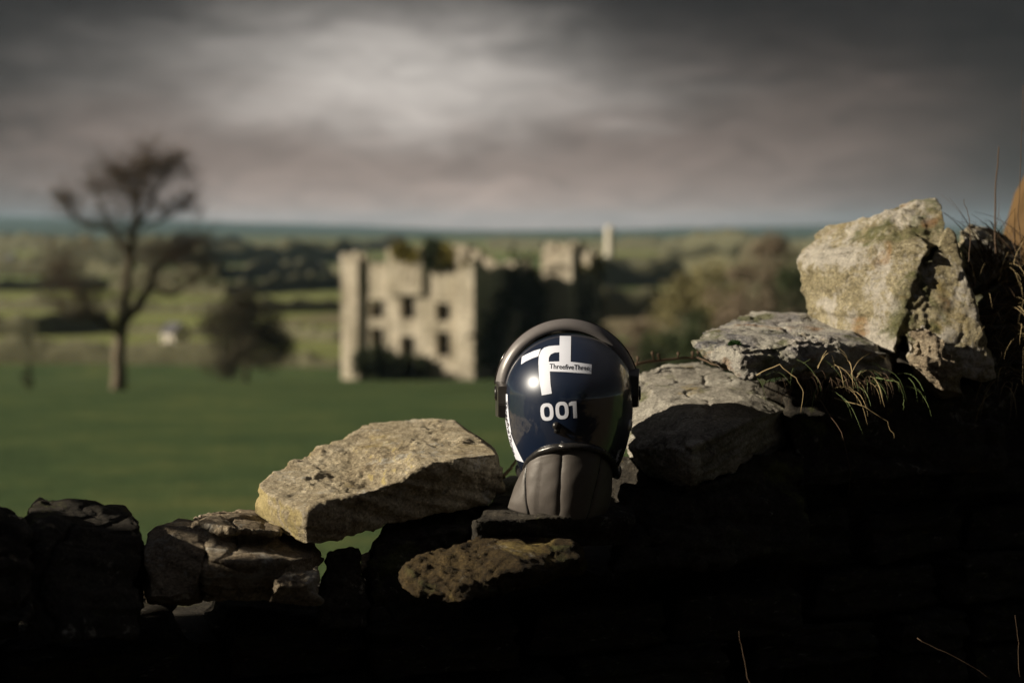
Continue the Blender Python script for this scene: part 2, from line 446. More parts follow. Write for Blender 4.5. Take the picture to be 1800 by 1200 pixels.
# ------------------------------------------------------------------ vegetation far away
M['bark'] = plain('bark', (0.16, 0.135, 0.10), 0.9, 0.1, 0.01, 12)
M['twig'] = plain('twig', (0.10, 0.078, 0.058), 0.9, 0.1)
M['leafdark'] = plain('evergreen_leaf', (0.045, 0.06, 0.025), 0.7, 0.2, var=0.4, bscale=20)
M['leafolive'] = plain('olive_leaf', (0.20, 0.18, 0.085), 0.8, 0.2, var=0.4, bscale=20)
M['leafbrown'] = plain('brown_twigs', (0.20, 0.16, 0.115), 0.85, 0.1, var=0.4, bscale=20)
M['thorn'] = plain('thorn_twigs', (0.065, 0.058, 0.038), .9, .1, var=.4, bscale=20)
M['hedge'] = plain('hedge', (0.11, 0.108, 0.066), 0.9, 0.1, var=0.4, bscale=5)

def bez(a, b, c, n=5):
    return [a * (1 - t) ** 2 + b * 2 * t * (1 - t) + c * t * t for t in [i / n for i in range(n + 1)]]

def bare_tree(name, limbs, puffs, Y, label, group=None, twig_w=0.022, seed=1, mat_t='twig', sprays=9):
    """limbs: list of ([(px,py,dY)..], [radius..]); puffs: (px,py,rx,ry,n)"""
    rnd = random.Random(seed)
    b0 = P(limbs[0][0][0][0], limbs[0][0][0][1], Y)
    t = empty(name, b0, label, 'tree', group)
    tr = Tubes(); cr = Tubes(); nodes = []
    for i, (pts, rad) in enumerate(limbs):
        ps = [P(a, b, Y + c) for a, b, c in pts]
        # refine with slight wobble
        q, rq = [ps[0]], [rad[0]]
        for k in range(1, len(ps)):
            for s_ in (0.33, 0.66, 1.0):
                w_ = ps[k-1].lerp(ps[k], s_)
                if s_ < 1: w_ = w_ + Vector((rnd.uniform(-1, 1), rnd.uniform(-1, 1), rnd.uniform(-.5, .5))) * (0.05 if i == 0 else .14)
                q.append(w_); rq.append(rad[k-1] * (1 - s_) + rad[k] * s_)
        (tr if i == 0 else cr).tube(q, rq, 8 if i == 0 else 6)
        nodes += q[2:] if i else q[4:]
        # twigs sprouting all along the limb
        for p_, r_ in list(zip(q, rq))[(9 if i == 0 else 2):]:
            for _ in range(sprays):
                th = rnd.uniform(0, 6.28); d_ = Vector((math.cos(th), math.sin(th), rnd.uniform(.0, 1.2))).normalized(); L_ = rnd.uniform(.8, 2.3)
                e_ = p_ + d_ * L_; m_ = p_.lerp(e_, .5) + Vector((0, 0, -.15)); pa = bez(p_, m_, e_, 4)
                cr.tube(pa, [twig_w * 1.6, twig_w * 1.3, twig_w, twig_w * .7, twig_w * .4], 3, False)
                for _ in range(6):
                    s0 = rnd.choice(pa[1:]); e2 = s0 + Vector((rnd.uniform(-.6, .6), rnd.uniform(-.6, .6), rnd.uniform(-.1, .8)))
                    cr.tube([s0, e2], [twig_w * .7, twig_w * .3], 3, False)
    for (px, py, rx, ry, n) in puffs:
        rx, ry, n = rx * 1.12, ry * 1.1, int(n * .75)
        c = P(px, py, Y); sx = rx * Y / FPX; sz = ry * Y / FPX
        near = sorted(nodes, key=lambda v: (v - c).length)[:3]
        hubs = []
        for k in range(max(3, n // 14)):
            a = rnd.choice(near)
            e = c + Vector((rnd.gauss(0, .45) * sx, rnd.gauss(0, .45) * sx, rnd.gauss(0, .45) * sz))
            mdl = a.lerp(e, .5) + Vector((rnd.uniform(-.2, .2), rnd.uniform(-.2, .2), rnd.uniform(0, .3)))
            pth = bez(a, mdl, e, 4); cr.tube(pth, [twig_w * 2.2 * (1 - .13 * j) for j in range(5)], 4, False); hubs += pth[2:]
        for k in range(n):
            a = rnd.choice(hubs)
            th, ph = rnd.uniform(0, 6.28), rnd.uniform(-1, 1); rad = rnd.random() ** .4
            s_ = math.sqrt(1 - ph * ph)
            e = c + Vector((math.cos(th) * s_ * sx, math.sin(th) * s_ * sx, ph * sz)) * rad
            mdl = a.lerp(e, .5) + Vector((rnd.uniform(-.2, .2), rnd.uniform(-.2, .2), rnd.uniform(-.1, .25)))
            pth = bez(a, mdl, e, 3); cr.tube(pth, [twig_w, twig_w * .8, twig_w * .6, twig_w * .35], 3, False)
            for _ in range(3):
                s0 = rnd.choice(pth[1:]); e2 = s0 + Vector((rnd.uniform(-.5, .5), rnd.uniform(-.5, .5), rnd.uniform(-.2, .6)))
                cr.tube([s0, e2], [twig_w * .6, twig_w * .3], 3, False)
    tr.build('trunk', M['bark'], t, b0); cr.build('crown', M[mat_t], t, b0)
    return t

def leafy(name, base, w, h, n, leaf, label, cat='tree', group=None, mat_l='leafdark', stem=0.25, seed=1, trunk_r=None, depth=None, lump=5):
    """trunk, limbs and a crown of leaf-sized faces gathered in uneven clumps"""
    rnd = random.Random(seed); base = Vector(base); depth = depth or w
    t = empty(name, base, label, cat, group)
    tr = Tubes(); tr_r = trunk_r or w * 0.035
    top = base + Vector((rnd.uniform(-.05, .05) * w, 0, h * 0.6))
    tr.tube(bez(base, base.lerp(top, .5) + Vector((rnd.uniform(-.05, .05) * w, 0, 0)), top, 4), [tr_r * (1 - .16 * k) for k in range(5)], 7)
    cl = []
    for k in range(lump * 4):
        th = rnd.uniform(0, 6.28); r_ = rnd.random() ** .5; zz = rnd.random()
        env = math.sin(math.pi * min(1, .18 + zz * .8)) ** .6
        c = base + Vector((math.cos(th) * r_ * w * .42 * env, math.sin(th) * r_ * depth * .42 * env, h * (stem + (1 - stem) * (.12 + zz * .8))))
        cl.append((c, rnd.uniform(.10, .20) * w))
        if k % 2 == 0:
            s0 = base.lerp(top, rnd.uniform(.35, .95)); tr.tube(bez(s0, s0.lerp(c, .5) + Vector((0, 0, .05 * h)), c, 3), [tr_r * .4, tr_r * .3, tr_r * .2, tr_r * .08], 4)
    lf = Tubes()
    for k in range(n):
        c, r_ = rnd.choice(cl)
        d = Vector((rnd.gauss(0, 1), rnd.gauss(0, 1), rnd.gauss(0, 1))).normalized() * r_ * rnd.random() ** .45
        u = Vector((rnd.gauss(0, 1), rnd.gauss(0, 1), rnd.gauss(0, 1))).normalized(); v = u.orthogonal().normalized()
        s_ = leaf * rnd.uniform(.6, 1.4); lf.quad(c + d, u * s_ * .4, v * s_)
    tr.build('trunk', M['bark'], t, base); lf.build('crown', M[mat_l], t, base, False)
    return t

bare_tree('bare_tree', [
    ([(208, 690, 0), (209, 640, 0), (212, 590, 0), (220, 520, 0), (228, 460, 0), (236, 400, 0), (243, 350, 0), (250, 300, 0), (258, 262, 0)], [.50, .40, .36, .29, .24, .19, .13, .08, .03]),
    ([(214, 592, 0), (190, 572, -.4), (160, 552, -.6), (140, 520, -.5), (118, 500, -.2), (98, 470, 0)], [.26, .20, .17, .13, .09, .05]),
    ([(218, 570, 0), (240, 545, .3), (262, 505, .5), (275, 470, .6), (300, 452, .4), (330, 440, .2), (345, 420, 0)], [.30, .27, .25, .2, .16, .12, .05]),
    ([(262, 505, .5), (300, 520, .8), (335, 500, 1), (360, 480, 1)], [.15, .11, .08, .04]),
    ([(232, 470, 0), (212, 430, -.3), (190, 400, -.5), (175, 350, -.5), (165, 320, 0)], [.2, .15, .12, .08, .04]),
    ([(190, 402, -.5), (160, 398, -.6), (130, 380, 0), (118, 350, 0)], [.12, .09, .07, .04]),
    ([(240, 400, 0), (262, 365, .4), (285, 320, .4), (300, 290, 0)], [.16, .12, .08, .04]),
    ([(250, 400, 0), (285, 385, .6), (315, 370, .8), (335, 350, .8)], [.1, .08, .05, .03]),
    ([(160, 552, -.6), (130, 560, -.8), (105, 545, -.8), (90, 520, -.6)], [.12, .08, .06, .03]),
    ([(245, 350, 0), (228, 320, .3), (205, 300, .3)], [.11, .08, .04])],
    [(195, 315, 60, 56, 230), (112, 345, 32, 38, 80), (262, 292, 60, 46, 210), (305, 285, 46, 40, 140), (335, 305, 26, 24, 40), (225, 345, 66, 60, 110), (303, 352, 34, 36, 50),
     (105, 478, 50, 56, 140), (150, 520, 68, 44, 100), (320, 465, 78, 56, 180), (355, 455, 42, 50, 80), (372, 505, 50, 46, 90), (270, 440, 60, 56, 80), (345, 370, 22, 34, 30), (90, 430, 28, 40, 34), (150, 440, 56, 46, 50)],
    84.0, 'tall bare winter tree standing alone in the field, left of the ruined castle', seed=5, twig_w=0.0115)
# dark round bush-like tree
bb = P(432, 668, 130); bb.z = gz(bb.x, bb.y) - .1
leafy('thorn_tree', bb, 10.0, 8.2, 17000, .13, 'low dark round thorn tree in the field between bare tree and castle', 'tree', None, 'thorn', .03, 8, .28, lump=12)
sb = P(50, 690, 78); sb.z = gz(sb.x, sb.y)
leafy('sapling', sb, .75, 1.75, 500, .07, 'small dark narrow sapling in the field at far left', 'shrub', None, 'leafdark', .1, 9, .05, lump=4)

# hedgerows on the plain
def ground_at(px, py):
    """march the pixel ray to the ground"""
    a = P(px, py, 1.0) - Vector((0, 0, CAM_Z))
    lo = 5.0
    ys = np.geomspace(8, 9000, 900); xs = a.x * ys; zs = CAM_Z + a.z * ys
    g = ground_z(xs, ys); k = np.argmax(zs < g)
    return Vector((float(xs[k]), float(ys[k]), float(g[k]))) if k else Vector((float(xs[-1]), float(ys[-1]), float(g[-1])))
def hedge(pts, h, label, seed, name='hedgerow', cat='hedge', group='hedgerows across the plain', wd=None, mat_='hedge'):
    ps = [ground_at(*q) for q in pts]
    L = []; 
    for a, b in zip(ps[:-1], ps[1:]):
        n = max(3, int((b - a).length / (h * .45)))
        n = min(n, 160)
        L += [a.lerp(b, k / n) for k in range(n)]
    L.append(ps[-1]); n = len(L); K = 9
    arr = np.array([[v.x, v.y, v.z] for v in L])
    d = np.gradient(arr, axis=0); d[:, 2] = 0; d /= np.linalg.norm(d, axis=1)[:, None] + 1e-9
    side = np.stack([-d[:, 1], d[:, 0], 0 * d[:, 0]], 1)
    th = np.linspace(0, math.pi, K)
    wd = wd or h * .7
    V = arr[:, None, :] + side[:, None, :] * (np.cos(th) * wd)[None, :, None]
    V = V.reshape(-1, 3); up = np.tile(np.sin(th) * h, n)
    nn = fbm(V * (1.1 / h), seed, 4); big = fbm(V * (.16 / h), seed + 4, 3)
    V[:, 2] = ground_z(V[:, 0], V[:, 1]) - .2 + up * (1 + nn * .6 + big * 1.1)
    V[:, 0] += fbm(V * (1.3 / h) + 7, seed + 2, 3) * h * .3
    F = [(i * K + j, i * K + j + 1, (i + 1) * K + j + 1, (i + 1) * K + j) for i in range(n - 1) for j in range(K - 1)]
    base = Vector(V.mean(0)); base.z = V[:, 2].min()
    o = link(name, mesh_from(name, V - np.array(base), F, False), M[mat_], None, base)
    return tag(o, label, cat, group)
hedge([(-150, 637), (120, 638), (330, 641), (600, 646)], 2.3, 'nearest dark hedgerow along the foot of the pasture, left of the castle', 1)
hedge([(850, 655), (1100, 652), (1400, 655), (1900, 660)], 3.5, 'dark hedgerow at the foot of the pasture, right of the castle', 2)
hedge([(-150, 590), (60, 590), (190, 582)], 3.0, 'thick dark hedgerow at far left, behind the bare tree', 3)
hedge([(190, 582), (330, 590), (470, 592), (600, 600)], 1.8, 'thin hedgerow behind the round thorn tree', 4)
hedge([(-150, 540), (100, 545), (420, 552), (620, 548)], 2.2, 'hedgerow crossing the middle plain behind the bare tree', 5)
hedge([(-100, 512), (200, 508), (400, 520), (640, 505)], 3.6, 'hedgerow with trees in the middle distance, fourth line from the pasture', 6)
hedge([(-100, 482), (160, 486), (380, 492), (560, 480), (700, 486)], 5.5, 'far wooded hedgerow left of the castle roofline', 7)
hedge([(-100, 462), (300, 466), (620, 462)], 8, 'farthest dark tree line under the blue hills at left', 8)
hedge([(1040, 560), (1250, 556), (1500, 560), (1800, 560)], 5, 'hedgerow beyond the castle on its right side', 9)
hedge([(1040, 505), (1200, 500), (1500, 508), (1800, 505)], 7, 'far wooded hedgerow right of the castle', 10)
hedge([(1040, 470), (1300, 468), (1800, 472)], 8, 'farthest tree line at right below the green hill', 11)
hedge([(860, 440), (1200, 441), (1600, 443)], 11, 'hazy tree line on the green hill at right', 12)
hedge([(-50, 441), (300, 444), (700, 440)], 11, 'hazy tree line on the blue hills at left', 13)

# ------------------------------------------------------------------ castle
def castle_mat():
    m, t, bs = new_mat('castle_stone')
    v = t.new('ShaderNodeTexCoord').outputs['Object']
    n1 = t.noise(v, .35, 6, .65, .5); n2 = t.noise(v, 3.0, 6, .7)
    br = t.new('ShaderNodeTexVoronoi', i_Vector=v, i_Scale=2.2); 
    col = t.ramp(t.m('ADD', t.m('MULTIPLY', n1, .6), t.m('MULTIPLY', n2, .4)), [(.36, (.32, .28, .215)), (.5, (.48, .43, .34)), (.64, (.60, .55, .45))])
    col = t.mix(.35, col, t.mix(1.0, col, t.ramp(t.new('ShaderNodeSeparateColor', i_0=br.outputs['Color']).outputs[0], [(0, .5), (1, 1.5)]), 'MULTIPLY'))
    stain = t.ramp(t.noise(t.new('ShaderNodeMapping', i_Vector=v, i_Scale=(1, 1, .15)).outputs[0], .9, 5, .6), [(.5, 0), (.68, .6)])
    col = t.mix(stain, col, (.12, .11, .06))
    t.put(bs.inputs['Base Color'], col); bs.inputs['Roughness'].default_value = .95
    b = t.new('ShaderNodeBump', i_Strength=.8, i_Distance=.06, i_Height=t.m('ADD', n2, br.outputs['Distance'])); t.l.new(b.outputs[0], bs.inputs['Normal'])
    return m
M['castle'] = castle_mat()
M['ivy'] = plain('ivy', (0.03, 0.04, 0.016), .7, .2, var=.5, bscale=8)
M['ivygold'] = plain('yellow_growth', (0.22, 0.19, 0.05), .85, .1, var=.4, bscale=8)  # lighter, yellower leaf colour than the dark ivy
M['void'] = plain('unlit_black', (0.012, 0.011, 0.010), .9, 0)  # near-black colour standing in for unlit interiors
AL = R(22)
CY = 134.0
corner = P(836, 657, CY); 
cz = corner.z - 0.6
PXM = FPX / CY
ux = Vector((-math.cos(AL), math.sin(AL), 0))      # along the facade, from the near corner to the left
vx = Vector((math.sin(AL), math.cos(AL), 0))       # along the side wall, away
cas = empty('ruined_castle', (corner.x, corner.y, cz), 'roofless ruined stone castle with corner turrets, sunlit front and dark ivied side', 'castle')
def cw(u, v, z): return ux * u + vx * v + Vector((0, 0, z))
def prism(u0, u1, v0, v1, z0, z1, bm=None, jag=0, seed=0):
    """box in castle axes; jag gives a broken top"""
    bm2 = bm or bmesh.new(); rnd = random.Random(seed)
    if jag:
        n = max(2, int(abs((u1 - u0)) / .8)) if abs(u1 - u0) > abs(v1 - v0) else max(2, int(abs(v1 - v0) / .8))
        for k in range(n):
            zt = z1 - rnd.random() * jag
            if abs(u1 - u0) > abs(v1 - v0): prism(u0 + (u1 - u0) * k / n, u0 + (u1 - u0) * (k + 1) / n, v0, v1, z0, zt, bm2)
            else: prism(u0, u1, v0 + (v1 - v0) * k / n, v0 + (v1 - v0) * (k + 1) / n, z0, zt, bm2)
        return bm2
    vs = [bm2.verts.new(cw(u, v, z)) for z in (z0, z1) for v in (v0, v1) for u in (u0, u1)]
    for f in ((0, 1, 3, 2), (4, 6, 7, 5), (0, 4, 5, 1), (2, 3, 7, 6), (0, 2, 6, 4), (1, 5, 7, 3)): bm2.faces.new([vs[i] for i in f])
    return bm2
def cpart(name, bm, m='castle', label=None):
    bmesh.ops.recalc_face_normals(bm, faces=bm.faces)
    me = bpy.data.meshes.new(name); bm.to_mesh(me); bm.free()
    o = link(name, me, M[m], cas)
    if label: o['label'] = label
    return o
ZB = -3.0
def zrow(py, u=0, v=0):
    """height above the castle base of photograph row py at a plan position"""
    q = Vector((corner.x, corner.y, 0)) + cw(u, v, 0)
    return P(900, py, q.y).z - cz
def upx(px, v=0.0):
    """position along the facade plane for a photograph column"""
    k = (px - 900) / FPX
    # corner + ux*u + vx*v  with x = k*y/cosish
    s = k / (math.cos(PITCH)) 
    ax = corner.x + vx.x * v; ay = corner.y + vx.y * v
    k2 = (P(px, 560, 1.0)).x
    return (k2 * ay - ax) / (ux.x - k2 * ux.y)
def vpx(px, u=0.0):
    k2 = (P(px, 560, 1.0)).x
    ax = corner.x + ux.x * u; ay = corner.y + ux.y * u
    return (k2 * ay - ax) / (vx.x - k2 * vx.y)
T = 1.1
# facade wall with real window openings: grid of blocks round the holes
wins = [(649, 674, 530, 564, 'upper'), (704, 729, 525, 564, 'upper'), (766, 791, 534, 566, 'upper'),
        (650, 674, 581, 622, 'lower'), (703, 728, 594, 640, 'door'), (766, 791, 585, 628, 'lower')]
U = sorted(set([upx(635), upx(805)] + [upx(a) for w_ in wins for a in w_[:2]]))
bmf = bmesh.new()
for u0, u1 in zip(U[:-1], U[1:]):
    um = (u0 + u1) / 2
    holes = sorted([(zrow(w_[3]), zrow(w_[2])) for w_ in wins if upx(w_[1]) - .01 < um < upx(w_[0]) + .01 or upx(w_[0]) + .01 > um > upx(w_[1]) - .01])
    z = ZB; top = zrow(470)
    for a, b in holes:
        prism(u0, u1, 0, T, z, a, bmf); z = b
    prism(u0, u1, 0, T, z, top, bmf)
cpart('front_wall', bmf)
cpart('parapet', prism(upx(640), upx(683), .002, .6, zrow(470) + .002, zrow(462), jag=.5, seed=3))
cpart('parapet', prism(upx(745), upx(803), .002, .6, zrow(470) + .002, zrow(458), jag=.6, seed=4))
# central raised bay
bm_ = prism(upx(745), upx(684), -.45, -.004, zrow(520), zrow(444)); prism(upx(745), upx(684), .0, T - .1, zrow(470) + .004, zrow(444), bm_)
cpart('central_bay', bm_)
cpart('battlement', prism(upx(699), upx(684), -.45, .5, zrow(444) + .004, zrow(434), jag=.3, seed=5))
cpart('battlement', prism(upx(730), upx(708), -.45, .5, zrow(444) + .004, zrow(426), jag=.5, seed=6))
cpart('battlement', prism(upx(745), upx(738), -.45, .5, zrow(444) + .004, zrow(434), jag=.2, seed=7))
# turrets
def turret(u0, u1, v0, v1, z1, seed, label=None, m='castle'):
    o = cpart('turret', prism(u0, u1, v0, v1, ZB, z1, jag=.0), m, label)
    du, dv = (u1 - u0) / 3, (v1 - v0) / 3
    for i, (a, c) in enumerate(((0, 0), (2, 0), (0, 2), (2, 2))):
        b = prism(u0 + du * a, u0 + du * (a + 1), v0 + dv * c, v0 + dv * (c + 1), z1 + .004, z1 + .75 + .2 * ((seed + i) % 3))
        bmesh.ops.recalc_face_normals(b, faces=b.faces)
        me = bpy.data.meshes.new('merlon'); b.to_mesh(me); b.free(); link('merlon', me, M[m], o)
    return o
turret(upx(605), upx(634), -.6, 1.6, zrow(465), 1)
turret(upx(806), upx(836), -.5, 1.6, zrow(467), 2)
# side wall: dark, runs back to the right, broken top
Lv = vpx(1052)
v1, v2, v3 = vpx(860), vpx(946), vpx(1003)
o_ = cpart('side_wall', prism(0, T, 1.62, v2, ZB, zrow(456, 0, 14), jag=.9, seed=11))
cpart('side_wall', prism(0.002, T, v2 + .004, v3, ZB, zrow(482, 0, v3), jag=.8, seed=13))
turret(-.5, 2.4, v3 - 1.6, v3 + 2.4, zrow(442, 0, v3), 3)
turret(-.4, 2.6, Lv - 4.5, Lv, zrow(455, 0, Lv), 2)

cpart('side_wall', prism(0, T, v3 + 2.42, Lv - 4.52, ZB, zrow(466, 0, Lv), jag=.8, seed=12))
# back wall and far inner tower whose front catches the sun
ub = upx(612)
cpart('back_wall', prism(.0, ub, Lv + .01, Lv + 1.2, ZB, zrow(530, 0, Lv), jag=1.5, seed=15))
cpart('left_wall', prism(ub - 1.1, ub, 1.62, Lv, ZB, zrow(520, ub, 10), jag=1.2, seed=16))
# gable block standing above the side wall, sunlit face
g0 = v2 + 1.0
def cross_gable():
    b = bmesh.new(); n = 8
    uL = -.55
    # a wall across the building, facing the front
    z_b = zrow(520, 0, g0)
    prism(-3.4, .0 - .002, g0, g0 + 1.0, ZB, zrow(446, -2, g0), b)
    return b
cpart('side_tower', cross_gable(), 'castle', 'square side tower with sunlit front face')
b = bmesh.new()
for i in range(3): prism(-3.4 + 1.3 * i, -3.4 + 1.3 * i + .7, g0, g0 + .9, zrow(446, -2, g0) + .004, zrow(440, -2, g0), b)
cpart('battlement', b)
cpart('side_tower', prism(-3.0, -.004, g0 + 1.004, g0 + 2.2, ZB, zrow(438, -2, g0 + 3)), 'castle', 'dark rear half of the side tower')
# chimney stubs along the roofline
for px_, top_, vv_ in ((838, 420, 6), (880, 424, 9), (925, 438, 12)):
    u_ = 3.5; cpart('chimney', prism(u_, u_ + 1.5, vv_, vv_ + 1.2, 4, zrow(top_ + 8, u_, vv_), jag=.4, seed=px_), 'castle')
cpart('cross_wall', prism(T, ub - 1.12, 9, 10, ZB, zrow(470, 5, 9), jag=1.2, seed=21))
for (a, b_, c, d, kind) in wins:
    fr = bmesh.new(); u0, u1, z0, z1 = upx(b_), upx(a), zrow(d), zrow(c)
    # added black floors and wall seen through; frame stones proud of the wall
    for q in ((u0 - .18, u0, z0, z1), (u1, u1 + .18, z0, z1), (u0 - .18, u1 + .18, z1 + .002, z1 + .22), (u0 - .18, u1 + .18, z0 - .2, z0 - .002)):
        prism(q[0], q[1], -.07, -.003, q[2], q[3], fr)
    nm = 'doorway' if kind == 'door' else 'window'
    wobj = cpart(nm, fr)
# near-black floors and a wall added inside so that openings look into darkness
cpart('added_inner_floor', prism(T + .01, ub - 1.14, 1.7, 8.9, zrow(576), zrow(576) + .3), 'void')
cpart('added_inner_floor', prism(T + .01, ub - 1.14, 1.7, 8.9, zrow(500), zrow(500) + .3), 'void')
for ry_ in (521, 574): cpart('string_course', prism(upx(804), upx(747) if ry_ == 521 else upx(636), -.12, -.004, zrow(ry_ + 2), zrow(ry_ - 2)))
cpart('added_inner_wall', prism(T + .01, ub - 1.14, 4.0, 4.8, ZB, zrow(500) - .005), 'void')  # added black wall that keeps the openings dark
# round niche
nb = bmesh.new()
cu, cz_ = (upx(717)), zrow(487)
ring = [nb.verts.new(cw(cu + math.cos(a) * .62, -.45 - .09, cz_ + math.sin(a) * .62)) for a in np.linspace(0, 2 * math.pi, 20, endpoint=False)]
ring2 = [nb.verts.new(cw(cu + math.cos(a) * .40, -.45 - .09, cz_ + math.sin(a) * .40)) for a in np.linspace(0, 2 * math.pi, 20, endpoint=False)]
ring3 = [nb.verts.new(cw(cu + math.cos(a) * .62, -.448, cz_ + math.sin(a) * .62)) for a in np.linspace(0, 2 * math.pi, 20, endpoint=False)]
ring4 = [nb.verts.new(cw(cu + math.cos(a) * .40, -.452, cz_ + math.sin(a) * .40)) for a in np.linspace(0, 2 * math.pi, 20, endpoint=False)]
for i in range(20):
    j = (i + 1) % 20; nb.faces.new((ring[i], ring[j], ring2[j], ring2[i])); nb.faces.new((ring3[i], ring3[j], ring[j], ring[i])); nb.faces.new((ring2[i], ring2[j], ring4[j], ring4[i]))
cpart('round_niche', nb)
def ivy(name, boxes, n, leaf, m, label=None, seed=1):
    rnd = random.Random(seed); lf = Tubes()
    cl = []
    for (u0, u1, v0, v1, z0, z1) in boxes:
        for _ in range(10): cl.append(((u0, u1, v0, v1, z0, z1), cw(rnd.uniform(u0, u1), rnd.uniform(v0, v1), rnd.uniform(z0, z1))))
    for k in range(n):
        bx_, c = rnd.choice(cl); u0, u1, v0, v1, z0, z1 = bx_
        ext = min(abs(u1 - u0) + abs(v1 - v0), abs(z1 - z0)) * .22
        d = Vector((rnd.gauss(0, 1), rnd.gauss(0, 1), rnd.gauss(0, 1))) * ext
        if abs(v1 - v0) < .7: d -= vx * d.dot(vx) * .85
        if abs(u1 - u0) < .7: d -= ux * d.dot(ux) * .85
        u = Vector((rnd.gauss(0, 1), rnd.gauss(0, 1), rnd.gauss(0, 1))).normalized(); v = u.orthogonal().normalized(); s_ = leaf * rnd.uniform(.6, 1.4)
        lf.quad(c + d, u * s_ * .5, v * s_)
    me = mesh_from(name, np.array(lf.V), lf.F); o = link(name, me, M[m], cas)
    if label: o['label'] = label
    tag(o, kind=None); return o
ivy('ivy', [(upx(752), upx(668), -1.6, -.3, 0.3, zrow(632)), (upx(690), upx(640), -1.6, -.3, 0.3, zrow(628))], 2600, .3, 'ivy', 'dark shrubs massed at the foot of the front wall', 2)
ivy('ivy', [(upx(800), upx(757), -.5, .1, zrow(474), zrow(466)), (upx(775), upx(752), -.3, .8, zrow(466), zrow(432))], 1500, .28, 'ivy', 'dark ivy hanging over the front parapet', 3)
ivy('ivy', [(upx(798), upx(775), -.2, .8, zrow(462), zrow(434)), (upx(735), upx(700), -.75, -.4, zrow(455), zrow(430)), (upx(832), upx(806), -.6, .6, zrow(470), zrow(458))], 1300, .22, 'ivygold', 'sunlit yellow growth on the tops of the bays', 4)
ivy('ivy', [(-.3, .1, 2, v2, 2, zrow(500, 0, 8)), (-.3, .1, v2 * .5, Lv, 1, zrow(480, 0, 20))], 4200, .4, 'ivy', 'dense dark ivy over the side wall', 5)
ivy('ivy', [(-.6, .9, v3 + .5, v3 + 3, zrow(450, 0, v3), zrow(438, 0, v3)), (-3.0, -2.2, g0 + 1.4, g0 + 2.4, zrow(540, 0, v3), zrow(450, 0, v3))], 1400, .35, 'ivy', 'ivy crown on the rear turret', 6)
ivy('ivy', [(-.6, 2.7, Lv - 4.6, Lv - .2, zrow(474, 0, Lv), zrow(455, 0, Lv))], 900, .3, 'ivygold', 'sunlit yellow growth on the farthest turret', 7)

# ------------------------------------------------------------------ small far buildings
M['lime'] = plain('limewash', (0.62, 0.58, 0.50), .8, .2, var=.1, bscale=4)
M['slateroof'] = plain('slate_roof', (0.07, 0.07, 0.08), .6, .3, var=.2, bscale=6)
def cottage(px, py, wd, dp, hh, label):
    b = ground_at(px, py)
    c = empty('cottage', b, label, 'house', None)
    bm = bmesh.new(); x, y = wd / 2, dp / 2
    vs = [bm.verts.new(v) for v in ((-x, -y, -.5), (x, -y, -.5), (x, y, -.5), (-x, y, -.5), (-x, -y, hh), (x, -y, hh), (x, y, hh), (-x, y, hh), (-x, 0, hh + y * .9), (x, 0, hh + y * .9))]
    for f in ((0, 1, 5, 4), (2, 3, 7, 6), (1, 2, 6, 9, 5), (3, 0, 4, 8, 7)): bm.faces.new([vs[i] for i in f])
    me = bpy.data.meshes.new('wall'); bm.to_mesh(me); bm.free(); link('wall', me, M['lime'], c)
    bm = bmesh.new(); e = .3
    for s in (-1, 1):
        q = [bm.verts.new(v) for v in ((-x - e, s * (y + e), hh - e * .8), (x + e, s * (y + e), hh - e * .8), (x + e, 0, hh + y * .9 + .1), (-x - e, 0, hh + y * .9 + .1))]
        bm.faces.new(q)
    me = bpy.data.meshes.new('roof'); bm.to_mesh(me); bm.free(); r_ = link('roof', me, M['slateroof'], c)
    so = r_.modifiers.new('t', 'SOLIDIFY'); so.thickness = .12
    for wx_ in (-.25, .25):
        bm = bmesh.new(); bmesh.ops.create_cube(bm, size=1, matrix=Matrix.Translation((wx_ * wd, -y - .02, hh * .55)) @ Matrix.Diagonal((.7, .12, .9, 1)))
        me = bpy.data.meshes.new('window'); bm.to_mesh(me); bm.free(); link('window', me, M['void'], c)
    c.rotation_euler.z = R(-50)
    return c
cottage(309, 613, 3.6, 2.6, 2.5, 'tiny white cottage in the fields between bare tree and round thorn tree')
cottage(21, 474, 7, 5, 4, 'distant pale cottage below the blue hills at far left')
# pale tower behind the castle
tb = ground_at(1071, 468); 
if tb.y > 700: tb = Vector((tb.x * 700 / tb.y, 700, gz(tb.x * 700 / tb.y, 700)))
ch = empty('round_tower', tb, 'slim pale tower rising beyond the right end of the castle', 'tower')
htop = P(1071, 397, tb.y).z - tb.z
bm = bmesh.new(); bmesh.ops.create_cone(bm, cap_ends=True, segments=20, radius1=2.3, radius2=1.9, depth=htop * .92 + 2, matrix=Matrix.Translation((0, 0, htop * .46 - 1)))
me = bpy.data.meshes.new('shaft'); bm.to_mesh(me); bm.free(); link('shaft', me, M['lime'], ch)
bm = bmesh.new(); bmesh.ops.create_cone(bm, cap_ends=True, segments=20, radius1=2.25, radius2=1.2, depth=htop * .08, matrix=Matrix.Translation((0, 0, htop * .962)))
me = bpy.data.meshes.new('cap'); bm.to_mesh(me); bm.free(); link('cap', me, M['lime'], ch)

